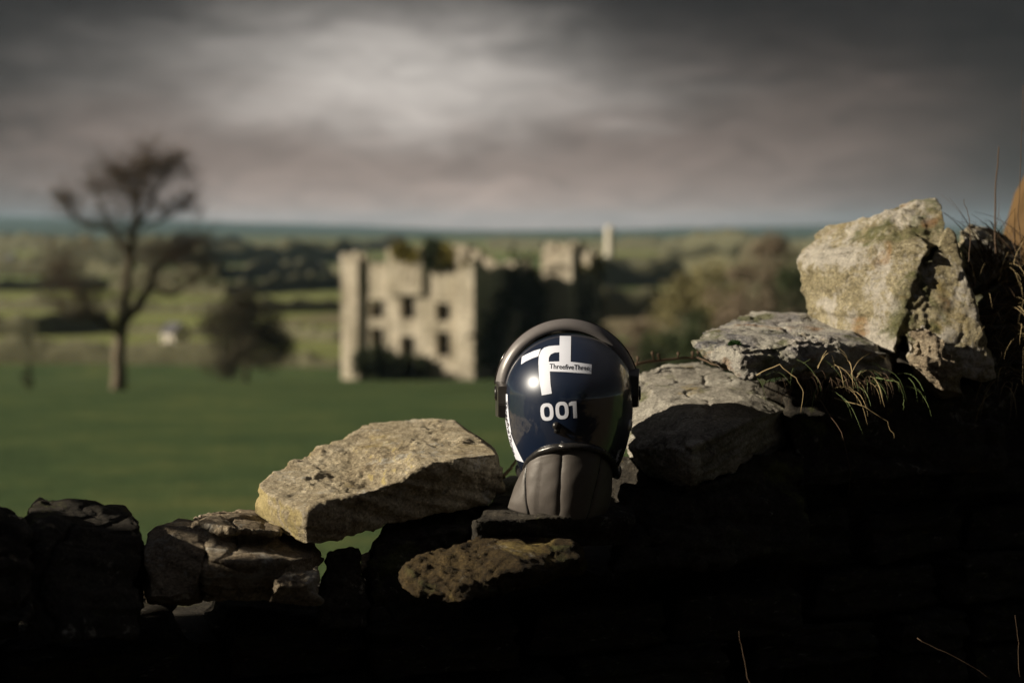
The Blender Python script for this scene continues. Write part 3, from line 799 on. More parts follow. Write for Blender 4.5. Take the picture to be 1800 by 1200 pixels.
# ------------------------------------------------------------------ trees right of the castle
for i, (px, py, top, Y, wd, mt, kind, n) in enumerate((
        (1130, 640, 560, 118, 5.0, 'leafbrown', 'low brown thicket tree just right of the helmet', 1500),
        (1205, 645, 470, 112, 6.5, 'leafolive', 'olive winter tree behind the left tip of the grey slab', 3200),
        (1262, 650, 440, 108, 7.0, 'leafolive', 'pale olive round-topped tree above the grey slab', 3600),
        (1345, 650, 405, 104, 7.5, 'leafbrown', 'tallest brown twiggy tree, just left of the standing boulder', 4200),
        (1305, 650, 455, 96, 6.5, 'leafbrown', 'dark brown tree between the olive tree and the tallest one', 3000),
        (1400, 650, 452, 100, 7.5, 'leafdark', 'dark green tree half hidden by the standing boulder', 3600),
        (1235, 650, 545, 80, 5.0, 'leafdark', 'low dark evergreen bush behind the slab', 2600),
        (1165, 660, 575, 84, 4.2, 'leafdark', 'low dark bush behind the thin twig', 2200))):
    b = P(px, py, Y); b.z = gz(b.x, Y) - .2
    h = P(px, top, Y).z - b.z
    leafy('tree' if h > 4 else 'bush', b, wd, h, n, .16, kind, 'tree' if h > 4 else 'bush', 'trees right of the castle', mt, .12, 40 + i, .2, lump=8)
# outside the frame: lane trees mirrored in the helmet, extras added to darken the wall
for i, (x, y, wd, h) in enumerate(((-30, -22, 11, 10), (-22, -26, 10, 11), (-14, -16, 9, 10), (-4, -24, 10, 11), (9, -20, 9, 9))):
    leafy('lane_tree', (x, y, gz(x, y) - .2), wd, h, 3800, .34, f'{["tall dark", "broad dark", "leaning", "round", "squat"][i]} evergreen on the lane side outside the picture', 'tree', 'trees along the lane', 'leafdark', .12, 60 + i, .3, lump=9)
def shade_mass(p0, p1, h0, h1, n, wdt, leaf, seed):
    g = np.random.default_rng(seed); u_ = g.random(n)
    hh = (h0 + (h1 - h0) * u_) * (1 + .30 * np.sin(u_ * 40) * np.sin(u_ * 17 + 1) + .12 * np.sin(u_ * 113))
    q = g.random(n) ** .8; x = p0[0] + (p1[0] - p0[0]) * u_ + g.normal(0, 1, n) * wdt * (1 - .5 * q); y = p0[1] + (p1[1] - p0[1]) * u_ + g.normal(0, 1, n) * wdt * .5
    c = np.stack([x, y, ground_z(x, y) + q * hh], 1)
    a = g.normal(0, 1, (n, 3)); a /= np.linalg.norm(a, axis=1)[:, None]; b_ = np.cross(a, g.normal(0, 1, (n, 3))); b_ /= np.linalg.norm(b_, axis=1)[:, None]
    sz = (leaf * g.uniform(.6, 1.4, n))[:, None]; a *= sz * .5; b_ *= sz
    return np.stack([c - a - b_, c + a - b_ * .2, c + b_, c - a * .6 + b_ * .7], 1).reshape(-1, 3)
VT = shade_mass((-6.5, -1.4), (-8.5, -16), 3.2, 5.4, 12000, .8, .28, 13)
th_ = link('thicket', mesh_from('thicket', VT, [(i, i+1, i+2, i+3) for i in range(0, len(VT), 4)]), M['leafdark'])  # unseen thicket added to shade the near ground and dim the wall front
tag(th_, kind='stuff')
leafy('shade_bush', (-3.6, 1.75, 0), 2.1, 2.19, 12000, .06, 'dense bush added out of view at left to shade the lower wall', 'bush', None, 'leafdark', .02, 77, .05, depth=2.6, lump=16)  # unseen bush, sized so its shadow falls across the lower stones

# ------------------------------------------------------------------ dry stone wall
TH = 0.36
def wall_y(x): return 2.46 + TH * (x - 0.1)
wall = empty('dry_stone_wall', (0.3, wall_y(.3) + .25, 0), 'old tumbled dry stone wall in deep shade across the foreground', 'wall')
wdir = Vector((1, TH, 0)).normalized(); wang = math.atan2(TH, 1)
top_pts = [(-2.6, 1.03), (-.95, 1.0), (-.70, .97), (-.60, .955), (-.16, .945), (-.10, .965), (.16, .955), (.24, .90), (.50, .98), (.62, 1.10), (.95, 1.16), (1.05, 1.36), (2.6, 1.42)]
def wtop(x): return float(np.interp(x, [a for a, _ in top_pts], [b for _, b in top_pts]))
def back_top(x): return min(wtop(x), .86 if x < .0 else 9)
variants = []
for k in range(9):
    bm = bmesh.new(); rnd = random.Random(900 + k)
    pts = []
    for sx in (-.5, .5):
        for sy in (-.5, .5):
            for sz in (-.5, .5):
                pts.append(Vector((sx * rnd.uniform(.82, 1), sy * rnd.uniform(.8, 1), sz * rnd.uniform(.72, 1))))
                pts.append(Vector((sx * rnd.uniform(.5, .9), sy * rnd.uniform(.6, 1), sz * rnd.uniform(.85, 1))))
    bm = hull_bm(pts)
    # work at real scale for the relief, then keep unit size
    for v in bm.verts: v.co = Vector((v.co.x * .26, v.co.y * .26, v.co.z * .11))
    me = bpy.data.meshes.new('stone'); bm.to_mesh(me); bm.free()
    me = voxel(me, .0085, 2); me.name = 'stone'
    rockify(me, 200 + k, amp=.7, strata=1.0, facets=.8, crack=.6)
    V = get_v(me); V = V / np.array([.26, .26, .11]); set_v(me, V); me.shade_smooth(); me.materials.append(M['shade_wallstone']); variants.append(me)
def wall_stone(x, dy, z, w_, d_, h_, me=None, rz=0.0, ry=0.0, m=None, label=None):
    me = me or random.choice(variants)
    o = bpy.data.objects.new('stone', me); C.objects.link(o); o.parent = wall
    o.location = Vector((x, wall_y(x) + dy, z + h_ / 2)) - wall.location
    o.rotation_euler = (random.uniform(-.04, .04), ry, wang + rz); o.scale = (w_, d_, h_)
    if label: o['label'] = label
    return o
z = -.02; row = 0; nst = 0
while z < 1.34:
    h_ = random.uniform(.085, .125) if z > .35 else random.uniform(.15, .2)
    for side in (0, 1):
        x = -2.5 + random.uniform(0, .2)
        while x < 2.4:
            w_ = random.uniform(.16, .33) * (1.0 if z > .35 else 1.6) * (1 if side == 0 else 1.9)
            xc = x + w_ / 2
            if z + h_ < (wtop(xc) + .02 if side == 0 else back_top(xc)) and nst < 330:
                hh = h_ * random.uniform(.88, 1.04)
                if side == 0: wall_stone(xc, random.uniform(-.03, .045) + .13 + (.10 if xc > .45 else .07 if xc < -.3 else 0), z, w_ * 1.0, random.uniform(.24, .3), hh, rz=random.uniform(-.10, .08), ry=random.uniform(-.05, .05))
                else: wall_stone(xc, .46 + random.uniform(-.02, .02), z, w_, .27, hh, rz=random.uniform(-.05, .05))
                nst += 1
            x += w_ * random.uniform(.97, 1.03)
    z += h_ * .97; row += 1
# hearting between the two faces
bm = bmesh.new(); xs = np.linspace(-2.55, 2.4, 60)
prev = None
for x in xs:
    zt = back_top(x) - .02
    q = [bm.verts.new(Vector((x - wall_sh * TH, wall_y(x) + wall_sh, zz)) - wall.location) for wall_sh, zz in ((.14, -.1), (.14, zt), (.47, zt), (.47, -.1))]
    if prev:
        for i in range(4): bm.faces.new((prev[i], prev[(i + 1) % 4], q[(i + 1) % 4], q[i]))
    else: bm.faces.new(q)
    prev = q
bm.faces.new(prev[::-1]); bmesh.ops.recalc_face_normals(bm, faces=bm.faces)
me = bpy.data.meshes.new('rubble_core'); bm.to_mesh(me); bm.free()
rc = link('rubble_core', me, M['shade_wallstone'], wall); rc['kind'] = 'stuff'

def hero(name, hulls, size, mat_, label, cat='rock', part=False, **kw):
    me, base = hero_mesh(name, hulls, size, **kw)
    me.materials.append(mat_)
    if part:
        o = link(name, me, None, wall, base - wall.location); o['label'] = label
    else:
        o = link(name, me, None, None, base); tag(o, label, cat)
    return o

# R1 big tan stone left of the helmet
R1L = [(538, 902, 2.34), (553, 888, 2.35), (690, 852, 2.43), (683, 920, 2.43), (567, 957, 2.355), (538, 957, 2.34),
       (452, 852, 2.44), (450, 900, 2.43), (480, 932, 2.39), (474, 833, 2.50), (547, 803, 2.62), (585, 776, 2.70), (640, 752, 2.76), (700, 790, 2.74),
       (500, 930, 2.52), (600, 900, 2.75), (700, 890, 2.75), (470, 868, 2.40)]
R1R = [(680, 852, 2.43), (727, 830, 2.435), (757, 811, 2.44), (813, 803, 2.46), (875, 796, 2.50), (885, 862, 2.51), (853, 889, 2.49), (683, 921, 2.43), (640, 920, 2.42),
       (600, 850, 2.48), (577, 780, 2.70), (633, 750, 2.78), (653, 743, 2.80), (757, 737, 2.84), (797, 738, 2.84), (822, 754, 2.82), (868, 783, 2.72), (877, 800, 2.60),
       (660, 890, 2.75), (850, 870, 2.75), (800, 860, 2.84)]
hero('rock', [R1L, R1R], .0034, M['tan'], 'big tan angular stone with a yellow-lichened left end, balanced left of the helmet',
     seed=12, amp=.35, bed=(.35, .1, 1), strata=.6, facets=.42, crack=.2, smooth=1)

# R3 grey block right of the helmet
R3 = [(1216, 784, 2.44), (1100, 792, 2.60), (1085, 740, 2.74), (1118, 651, 2.98), (1160, 638, 3.02), (1235, 634, 3.05), (1325, 664, 2.93), (1348, 697, 2.80), (1384, 719, 2.74), (1314, 740, 2.58), (1228, 774, 2.45),
      (1218, 852, 2.47), (1165, 856, 2.60), (1384, 790, 2.78), (1120, 800, 3.0), (1384, 790, 3.0), (1140, 850, 2.75)]
hero('rock', [R3], .0036, M['block'], 'grey flat-topped block right of the helmet, crossed by the helmet shadow',
     seed=23, amp=.6, bed=(.1, -.25, 1), strata=.8, facets=.6, crack=.6, smooth=1)
# R4 slab with white crust
R4 = [(1218, 600, 2.66), (1240, 577, 2.80), (1284, 564, 2.92), (1320, 553, 3.0), (1360, 547, 3.05), (1400, 548, 3.08), (1440, 556, 3.08), (1520, 575, 3.05), (1580, 600, 2.95),
      (1222, 616, 2.64), (1246, 634, 2.60), (1284, 650, 2.57), (1304, 659, 2.56), (1328, 663, 2.56), (1354, 648, 2.60), (1400, 630, 2.66), (1470, 622, 2.70), (1560, 650, 2.74),
      (1290, 640, 2.9), (1400, 640, 3.05), (1560, 660, 2.95), (1300, 618, 2.57), (1420, 596, 2.66), (1520, 605, 2.72)]
R4b = [(1380, 600, 2.66), (1440, 596, 2.68), (1500, 606, 2.70), (1560, 622, 2.72), (1450, 640, 2.68), (1380, 640, 2.66), (1560, 665, 2.74), (1500, 662, 2.72), (1420, 655, 2.68), (1400, 620, 2.9), (1550, 640, 2.9)]
hero('rock', [R4, R4b], .0034, M['slate'], 'flat blue-grey slab crusted white, lying between the grey block and standing boulder',
     seed=37, amp=.6, bed=(.05, -.3, 1), strata=1.1, facets=.55, crack=.6, fine=1.5, smooth=1)
# R5 standing boulder in two cleft halves
R5A = [(1404, 463, 3.04), (1408, 446, 3.06), (1431, 425, 3.06), (1434, 412, 3.08), (1455, 397, 3.10), (1482, 396, 3.08), (1498, 390, 3.06), (1554, 379, 3.0),
       (1560, 420, 2.89), (1636, 428, 2.852), (1598, 500, 2.817), (1578, 590, 2.787), (1572, 622, 2.785), (1530, 595, 2.84), (1420, 560, 2.98), (1407, 500, 3.02), (1440, 470, 2.95),
       (1450, 440, 3.25), (1600, 420, 3.2), (1440, 570, 3.2), (1600, 620, 3.1)]
R5T = [(1545, 384, 3.0), (1567, 366, 3.02), (1588, 354, 3.04), (1602, 356, 3.02), (1644, 347, 3.02), (1656, 360, 2.99), (1664, 392, 2.94), (1660, 420, 2.90), (1620, 450, 2.86), (1560, 430, 2.89), (1530, 400, 2.97),
       (1650, 380, 3.16), (1580, 400, 3.2), (1640, 460, 3.1), (1560, 470, 3.1)]
R5B = [(1664, 395, 2.885), (1678, 405, 2.88), (1686, 460, 2.85), (1703, 547, 2.805), (1728, 582, 2.79), (1737, 622, 2.78), (1753, 665, 2.775), (1733, 673, 2.77), (1670, 660, 2.76), (1600, 640, 2.765),
       (1590, 590, 2.79), (1608, 520, 2.822), (1648, 450, 2.86), (1680, 440, 3.05), (1720, 640, 3.05), (1610, 640, 3.05)]
hero('boulder', [R5A, R5T, R5B], .0042, M['boulder'], 'large pale lichened boulder standing upright at right, split by a dark cleft', 'boulder',
     seed=44, amp=.35, bed=(.15, .05, 1), strata=.7, facets=.62, crack=.5, fine=1.1, soft=(.83, .45), smooth=1)
# small dark stone leaning at its foot
hero('rock', [[(1604, 570, 2.76), (1622, 562, 2.77), (1640, 575, 2.74), (1668, 600, 2.72), (1690, 650, 2.72), (1700, 700, 2.74), (1600, 640, 2.72), (1625, 650, 2.68), (1650, 655, 2.68), (1598, 610, 2.74), (1660, 690, 2.7), (1640, 700, 2.9)]],
     .0036, M['schist'], 'small dark shard leaning against the foot of the standing boulder', seed=47, amp=.7, strata=1.0, facets=.9, crack=.5, smooth=1)
# behind on the right
hero('rock', [[(1682, 402, 3.22), (1700, 390, 3.25), (1735, 390, 3.28), (1775, 405, 3.3), (1800, 430, 3.3), (1800, 520, 3.28), (1690, 520, 3.2), (1700, 430, 3.15), (1790, 470, 3.15), (1740, 410, 3.6), (1700, 520, 3.5), (1800, 500, 3.5)]],
     .0046, M['boulder'], 'half hidden lichened stone behind the boulder, beside the wooden post', seed=53, smooth=1)
# left: stones under and beside the big tan one
hero('rock', [[(252, 950, 2.24), (262, 930, 2.28), (288, 914, 2.34), (312, 905, 2.38), (345, 908, 2.38), (366, 935, 2.30), (362, 985, 2.20), (345, 1050, 2.16), (300, 1058, 2.15), (262, 1050, 2.16), (250, 985, 2.20), (355, 1058, 2.3), (260, 1056, 2.5), (360, 960, 2.55), (280, 940, 2.55), (310, 945, 2.24)]],
     .0034, M['schist'], 'rounded brown stone, half in shade, between the dark left stone and the flaky ledge', seed=61, amp=.7, bed=(.5, .1, .8), strata=.6, facets=.8, crack=.5, smooth=1)
hero('rock', [[(345, 905, 2.42), (392, 897, 2.55), (440, 896, 2.62), (470, 905, 2.62), (545, 950, 2.50), (548, 975, 2.32), (500, 985, 2.24), (440, 990, 2.20), (365, 985, 2.20), (352, 930, 2.30),
               (560, 1045, 2.34), (440, 1052, 2.24), (360, 1052, 2.24), (540, 1010, 2.5), (350, 1000, 2.5), (450, 980, 2.65)],
              [(380, 905, 2.40), (430, 899, 2.50), (490, 915, 2.50), (485, 935, 2.36), (400, 930, 2.28), (360, 925, 2.30), (380, 950, 2.3), (490, 960, 2.4)]],
     .0034, M['schist'], 'flaky layered ledge stone under the yellow end of the big tan stone', seed=67, amp=.8, bed=(.12, .1, 1), strata=2.0, facets=1.0, crack=.6, smooth=1)
hero('rock', [[(480, 1020, 2.16), (500, 1005, 2.20), (560, 990, 2.26), (570, 1005, 2.24), (540, 1030, 2.17), (490, 1030, 2.14), (560, 1058, 2.2), (470, 1058, 2.16), (560, 1055, 2.4), (480, 1055, 2.4)]],
     .0034, M['schist'], 'low schist edge jutting out beneath the flaky ledge', seed=72, strata=1.0, smooth=1, facets=.4, crack=.2, amp=.3)
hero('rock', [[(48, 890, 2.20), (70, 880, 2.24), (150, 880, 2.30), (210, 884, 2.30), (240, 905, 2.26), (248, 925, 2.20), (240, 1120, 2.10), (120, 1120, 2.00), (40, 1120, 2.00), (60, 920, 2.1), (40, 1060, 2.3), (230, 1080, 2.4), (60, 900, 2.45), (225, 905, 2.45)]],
     .004, M['shade_wallstone'], 'dark knobbly stone in shade near the left edge, sun just touching its crest', seed=73, amp=1.1, strata=.8, facets=1.2, smooth=1)
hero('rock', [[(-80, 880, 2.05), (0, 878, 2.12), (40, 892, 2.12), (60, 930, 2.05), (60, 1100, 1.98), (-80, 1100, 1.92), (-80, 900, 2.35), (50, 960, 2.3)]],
     .006, M['shade_wallstone'], 'black shaded stone cut by the left edge of the picture', seed=79, smooth=1)
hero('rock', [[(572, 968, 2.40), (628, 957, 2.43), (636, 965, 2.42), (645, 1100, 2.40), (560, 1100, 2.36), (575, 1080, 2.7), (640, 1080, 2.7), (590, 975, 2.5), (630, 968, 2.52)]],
     .0045, M['shade_wallstone'], 'squat dark stone in the gap below the big tan stone', seed=83, smooth=1, facets=.6)
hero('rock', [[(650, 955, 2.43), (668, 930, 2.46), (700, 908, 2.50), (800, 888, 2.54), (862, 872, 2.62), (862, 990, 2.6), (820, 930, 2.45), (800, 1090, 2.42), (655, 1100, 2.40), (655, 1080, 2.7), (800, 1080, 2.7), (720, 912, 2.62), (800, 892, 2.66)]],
     .0045, M['shade_wallstone'], 'black shaded stone propping the right half of the big tan stone', seed=89, smooth=1, facets=.8)
hero('rock', [[(634, 974, 2.43), (650, 968, 2.44), (652, 992, 2.43), (632, 1002, 2.42), (650, 1022, 2.5), (634, 1015, 2.5), (640, 975, 2.48)]],
     .0035, M['schist'], 'little pale wedge stone in the gap below the big tan stone', seed=91, smooth=1, facets=.05, crack=0, amp=.1, fine=.4, strata=.2)
hero('rock', [[(708, 1010, 2.22), (722, 985, 2.25), (800, 960, 2.30), (850, 938, 2.34), (915, 935, 2.36), (1000, 955, 2.36), (1020, 985, 2.32), (960, 1010, 2.27), (880, 1010, 2.22), (800, 1062, 2.16), (730, 1045, 2.16), (712, 1030, 2.18),
               (990, 1010, 2.5), (720, 1030, 2.5), (860, 960, 2.5)]],
     .0036, M['mossy'], 'brown mossy stone low in the wall face, catching weak sun below the helmet', seed=99, amp=.7, bed=(.25, .1, 1), strata=1.4, facets=.8, fine=.9, crack=.8, smooth=1)
# seat of the helmet
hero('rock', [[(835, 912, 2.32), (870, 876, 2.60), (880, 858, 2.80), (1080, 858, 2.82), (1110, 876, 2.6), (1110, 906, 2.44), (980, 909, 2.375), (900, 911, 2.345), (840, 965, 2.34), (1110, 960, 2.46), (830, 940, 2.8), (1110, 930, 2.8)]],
     .0042, M['shade_wallstone'], 'flat dark stone the helmet rests on', seed=101, amp=.3, strata=.8, facets=.35, crack=.2, smooth=1)
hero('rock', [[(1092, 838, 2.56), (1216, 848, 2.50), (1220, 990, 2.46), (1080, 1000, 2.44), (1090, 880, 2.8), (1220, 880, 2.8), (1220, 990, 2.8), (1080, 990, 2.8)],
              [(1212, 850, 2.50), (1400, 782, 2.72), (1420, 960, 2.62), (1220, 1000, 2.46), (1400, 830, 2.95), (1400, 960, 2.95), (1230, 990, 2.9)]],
     .0055, M['shade_wallstone'], 'long dark stone below the grey block, right of the helmet', seed=103, strata=1.2, smooth=1)
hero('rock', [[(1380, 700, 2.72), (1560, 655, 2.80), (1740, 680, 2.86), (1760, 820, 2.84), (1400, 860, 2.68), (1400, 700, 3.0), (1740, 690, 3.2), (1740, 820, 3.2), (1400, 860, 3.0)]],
     .0065, M['shade_wallstone'], 'broad dark stone beneath the slab and the standing boulder', seed=107, strata=1.2, smooth=1)
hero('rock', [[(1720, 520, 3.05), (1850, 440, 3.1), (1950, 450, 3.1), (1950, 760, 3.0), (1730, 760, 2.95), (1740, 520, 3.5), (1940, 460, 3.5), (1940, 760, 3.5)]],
     .008, M['shade_wallstone'], 'dark shaded stone behind the dead grass at the right edge', seed=109, strata=1.2, smooth=1)

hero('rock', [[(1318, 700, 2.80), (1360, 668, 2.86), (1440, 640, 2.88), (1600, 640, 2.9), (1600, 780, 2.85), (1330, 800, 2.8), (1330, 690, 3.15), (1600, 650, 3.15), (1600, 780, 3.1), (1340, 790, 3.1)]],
     .0065, M['shade_wallstone'], 'black recessed stone in the hollow under the slab', seed=113, strata=.8, smooth=1)
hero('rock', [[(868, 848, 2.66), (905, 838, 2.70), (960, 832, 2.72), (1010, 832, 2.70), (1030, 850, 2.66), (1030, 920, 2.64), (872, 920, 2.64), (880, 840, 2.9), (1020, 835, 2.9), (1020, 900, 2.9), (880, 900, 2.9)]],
     .0045, M['block'], 'low stone behind the helmet, its sunlit end showing left of the neck guard', seed=117, strata=.6, smooth=1, facets=.6, crack=.3)  # hidden bulk added to block sun from the grey block's left face
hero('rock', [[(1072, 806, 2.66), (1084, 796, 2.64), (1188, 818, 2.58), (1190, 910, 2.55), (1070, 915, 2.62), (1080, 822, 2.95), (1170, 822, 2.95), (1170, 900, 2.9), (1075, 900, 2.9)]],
     .005, M['shade_wallstone'], 'dark stone added under the left end of the grey block to keep the shaded gap dark', seed=121, strata=.6, smooth=1, facets=.5, crack=.3)  # added dark stone covering a sunlit face and gap beside the helmet

# weathered post at the right edge
M['wood'] = plain('old_wood', (0.11, 0.068, 0.03), .85, .15, .004, 60, var=.35)
pb = P(1812, 420, 3.75)
bm = bmesh.new()
prof = [(-1.0, .085), (-.2, .08), (.02, .072), (.12, .055), (.19, .03), (.22, .012)]
rings = []
for zz, r_ in prof:
    rings.append([bm.verts.new((math.cos(a) * r_ * random.uniform(.9, 1.1) + zz * .12, math.sin(a) * r_ * random.uniform(.9, 1.1), zz)) for a in np.linspace(0, 2 * math.pi, 12, endpoint=False)])
for a, b in zip(rings[:-1], rings[1:]):
    for i in range(12): bm.faces.new((a[i], a[(i+1) % 12], b[(i+1) % 12], b[i]))
bm.faces.new(rings[-1]); bm.faces.new(rings[0][::-1])
me = bpy.data.meshes.new('post'); bm.to_mesh(me); bm.free()
po = link('wooden_post', me, M['wood'], None, pb); tag(po, 'orange-brown weathered wooden post stub at the right edge', 'post')

# ------------------------------------------------------------------ grasses and twigs
M['straw'] = plain('dry_grass', (0.30, 0.235, 0.125), .7, .2, var=.35, bscale=60)
M['green'] = plain('green_grass', (0.10, 0.14, 0.05), .6, .3, var=.35, bscale=60)
M['vine'] = plain('dead_stem', (0.085, 0.058, 0.038), .7, .2, var=.35, bscale=60)
M['moss'] = plain('moss', (0.03, 0.07, 0.02), .9, .1, var=.5, bscale=300)
def tuft(roots, n, Lr, m, label, spread, droop, seed, w=.0017, cat='grass', bias=(0, 0, 0)):
    rnd = random.Random(seed); t = Tubes(); c0 = P(*roots[0])
    for k in range(n):
        a = P(*rnd.choice(roots)) + Vector((rnd.gauss(0, 1), rnd.gauss(0, .5), rnd.gauss(0, .6))) * spread
        th = rnd.uniform(0, 2 * math.pi); L = rnd.uniform(*Lr)
        d = Vector((math.cos(th), math.sin(th) * .8 - .4, rnd.uniform(.1, 1.1))) + Vector(bias); d.normalize()
        pts = []; p = a.copy(); v = d.copy()
        for i in range(8):
            pts.append(p.copy()); p = p + v * L / 7
            v = (v + Vector((rnd.gauss(0, .07), rnd.gauss(0, .07), -droop * rnd.uniform(.6, 1.4)))).normalized()
        t.blade(pts, w * rnd.uniform(.6, 1.3), v.cross(Vector((0, .3, 1))) + Vector((.001, 0, 0)))
    o = t.build('grass_tuft', M[m], None, c0); tag(o, label, cat, 'grass growing out of the wall'); return o
tuft([(1345, 668, 2.56), (1400, 640, 2.6), (1440, 690, 2.62)], 16, (.04, .12), 'green', 'green drooping grass under the tip of the slab', .012, .38, 1, bias=(.3, -.4, -.2))
tuft([(1450, 650, 2.58), (1500, 660, 2.6), (1480, 680, 2.6)], 20, (.04, .11), 'straw', 'straw-coloured grass hanging in front of the dark hollow below the boulder', .016, .45, 2, bias=(.2, -.5, .1))
tuft([(1560, 670, 2.62), (1520, 670, 2.6)], 24, (.04, .10), 'green', 'thin green blades below the small dark shard', .02, .4, 3, bias=(.1, -.5, 0))
tuft([(1790, 520, 2.90), (1800, 600, 2.86), (1770, 560, 2.88), (1810, 480, 2.9)], 150, (.04, .16), 'straw', 'tangled dead grass at the right edge', .04, .3, 4, w=.0019, bias=(-.3, -.4, .2))
tuft([(1745, 500, 2.98), (1760, 470, 3.0), (1790, 450, 3.0)], 120, (.06, .19), 'vine', 'dark bramble-like stems behind the right side of the boulder', .03, .12, 5, w=.003, bias=(-.1, 0, .6))
tuft([(1768, 672, 2.82)], 14, (.05, .13), 'straw', 'pale blades hanging beside the foot of the boulder', .02, .5, 6, bias=(0, -.4, 0))
tuft([(1370 + 10 * k, 666 - (k % 3), 2.60 + .003 * k) for k in range(17)], 150, (.02, .06), 'vine', 'dark matted grass roots packed under the edge of the slab', .016, .5, 11, w=.0016, bias=(0, -.5, -.4))
tuft([(1745, 560, 2.92), (1780, 620, 2.88), (1800, 540, 2.9)], 260, (.03, .10), 'vine', 'dark matted dead stems in front of the stones at the right edge', .04, .3, 12, w=.0018, bias=(-.2, -.4, .1))
def stalk(pts, r, m, label, name='grass_stalk', cat='grass', buds=0):
    ps = [P(*q) for q in pts]; t = Tubes(); fine = []
    for a, b in zip(ps[:-1], ps[1:]): fine += [a.lerp(b, k / 4) + Vector((random.gauss(0, .0008), random.gauss(0, .0008), random.gauss(0, .0008))) for k in range(4)]
    fine.append(ps[-1]); n = len(fine)
    t.tube(fine, [r * (1 - .6 * i / n) for i in range(n)], 6)
    for k in range(buds):
        i = min(n - 1, int((k + random.uniform(0, 1)) / buds * (n - 1))); p = fine[i]; e = p + Vector((random.uniform(-.006, .006), -.002, random.uniform(.006, .014)))
        t.tube([p, e, e + Vector((0, 0, .005)), e + Vector((0, 0, .008))], [r * .4, r * .5, r * 1.1, r * .3], 6)
    o = t.build(name, M[m], None, ps[0]); tag(o, label, cat); return o
stalk([(1752, 480, 2.93), (1748, 400, 2.94), (1751, 320, 2.95), (1756, 258, 2.96)], .0022, 'vine', 'tallest brown stalk standing against the sky beside the boulder')
stalk([(1700, 480, 2.86), (1706, 430, 2.86), (1704, 385, 2.87), (1694, 350, 2.88)], .0011, 'vine', 'thin curved dark stalk against the sky right of the boulder top')
stalk([(1796, 470, 2.9), (1790, 380, 2.9), (1796, 250, 2.9), (1798, 150, 2.9)], .0010, 'vine', 'hair-thin stalk along the upper right edge')
stalk([(1118, 640, 2.95), (1150, 634, 2.98), (1190, 630, 3.0), (1225, 628, 3.0), (1262, 642, 2.66)], .0035, 'vine', 'thin reddish twig with small buds lying along the grey block', 'twig', 'twig', 7)
stalk([(884, 838, 2.70), (894, 826, 2.72), (905, 812, 2.74), (912, 800, 2.76)], .004, 'straw', 'short yellow stick poking out behind the helmet neck guard', 'twig', 'twig')
stalk([(1330, 660, 2.55), (1370, 640, 2.54), (1400, 665, 2.53), (1412, 690, 2.53), (1408, 725, 2.54)], .0012, 'straw', 'single pale blade bent over under the slab')
stalk([(1468, 700, 2.6), (1520, 715, 2.58), (1560, 740, 2.58), (1572, 770, 2.58)], .0010, 'straw', 'pale arching blade below the boulder foot')
stalk([(1540, 665, 2.62), (1580, 672, 2.6), (1590, 700, 2.6), (1588, 720, 2.6)], .0014, 'green', 'short green blade bent beside the dark shard')
stalk([(1440, 700, 2.6), (1480, 760, 2.58), (1495, 830, 2.58), (1492, 870, 2.6)], .0011, 'vine', 'dark hanging stem below the straw-coloured grass')
stalk([(1322, 1215, 2.2), (1312, 1180, 2.2), (1305, 1140, 2.2), (1299, 1108, 2.2)], .0008, 'vine', 'single thin stalk rising at the bottom edge, right of centre')
stalk([(1612, 1122, 2.3), (1660, 1145, 2.3), (1700, 1165, 2.3), (1745, 1195, 2.3)], .0009, 'vine', 'reddish-brown stem slanting down in the dark bottom right corner', 'bramble_stem', 'stem')
stalk([(1792, 1190, 2.3), (1790, 1130, 2.3), (1784, 1080, 2.3)], .0006, 'vine', 'short dark upright stem at the bottom right corner')
# moss cushion on the slab
t = Tubes(); mc = P(1292, 606, 2.625)
for k in range(420):
    d = Vector((random.gauss(0, 1), random.gauss(0, 1), abs(random.gauss(0, 1)))).normalized(); p = mc + Vector((d.x * .012, d.y * .008, d.z * .007)) * random.uniform(.3, 1)
    t.tube([p, p + d * .004], [.0008, .0003], 3, False)
o = t.build('moss_cushion', M['moss'], None, mc); tag(o, 'small dark green moss cushion on the white-crusted slab', 'moss')

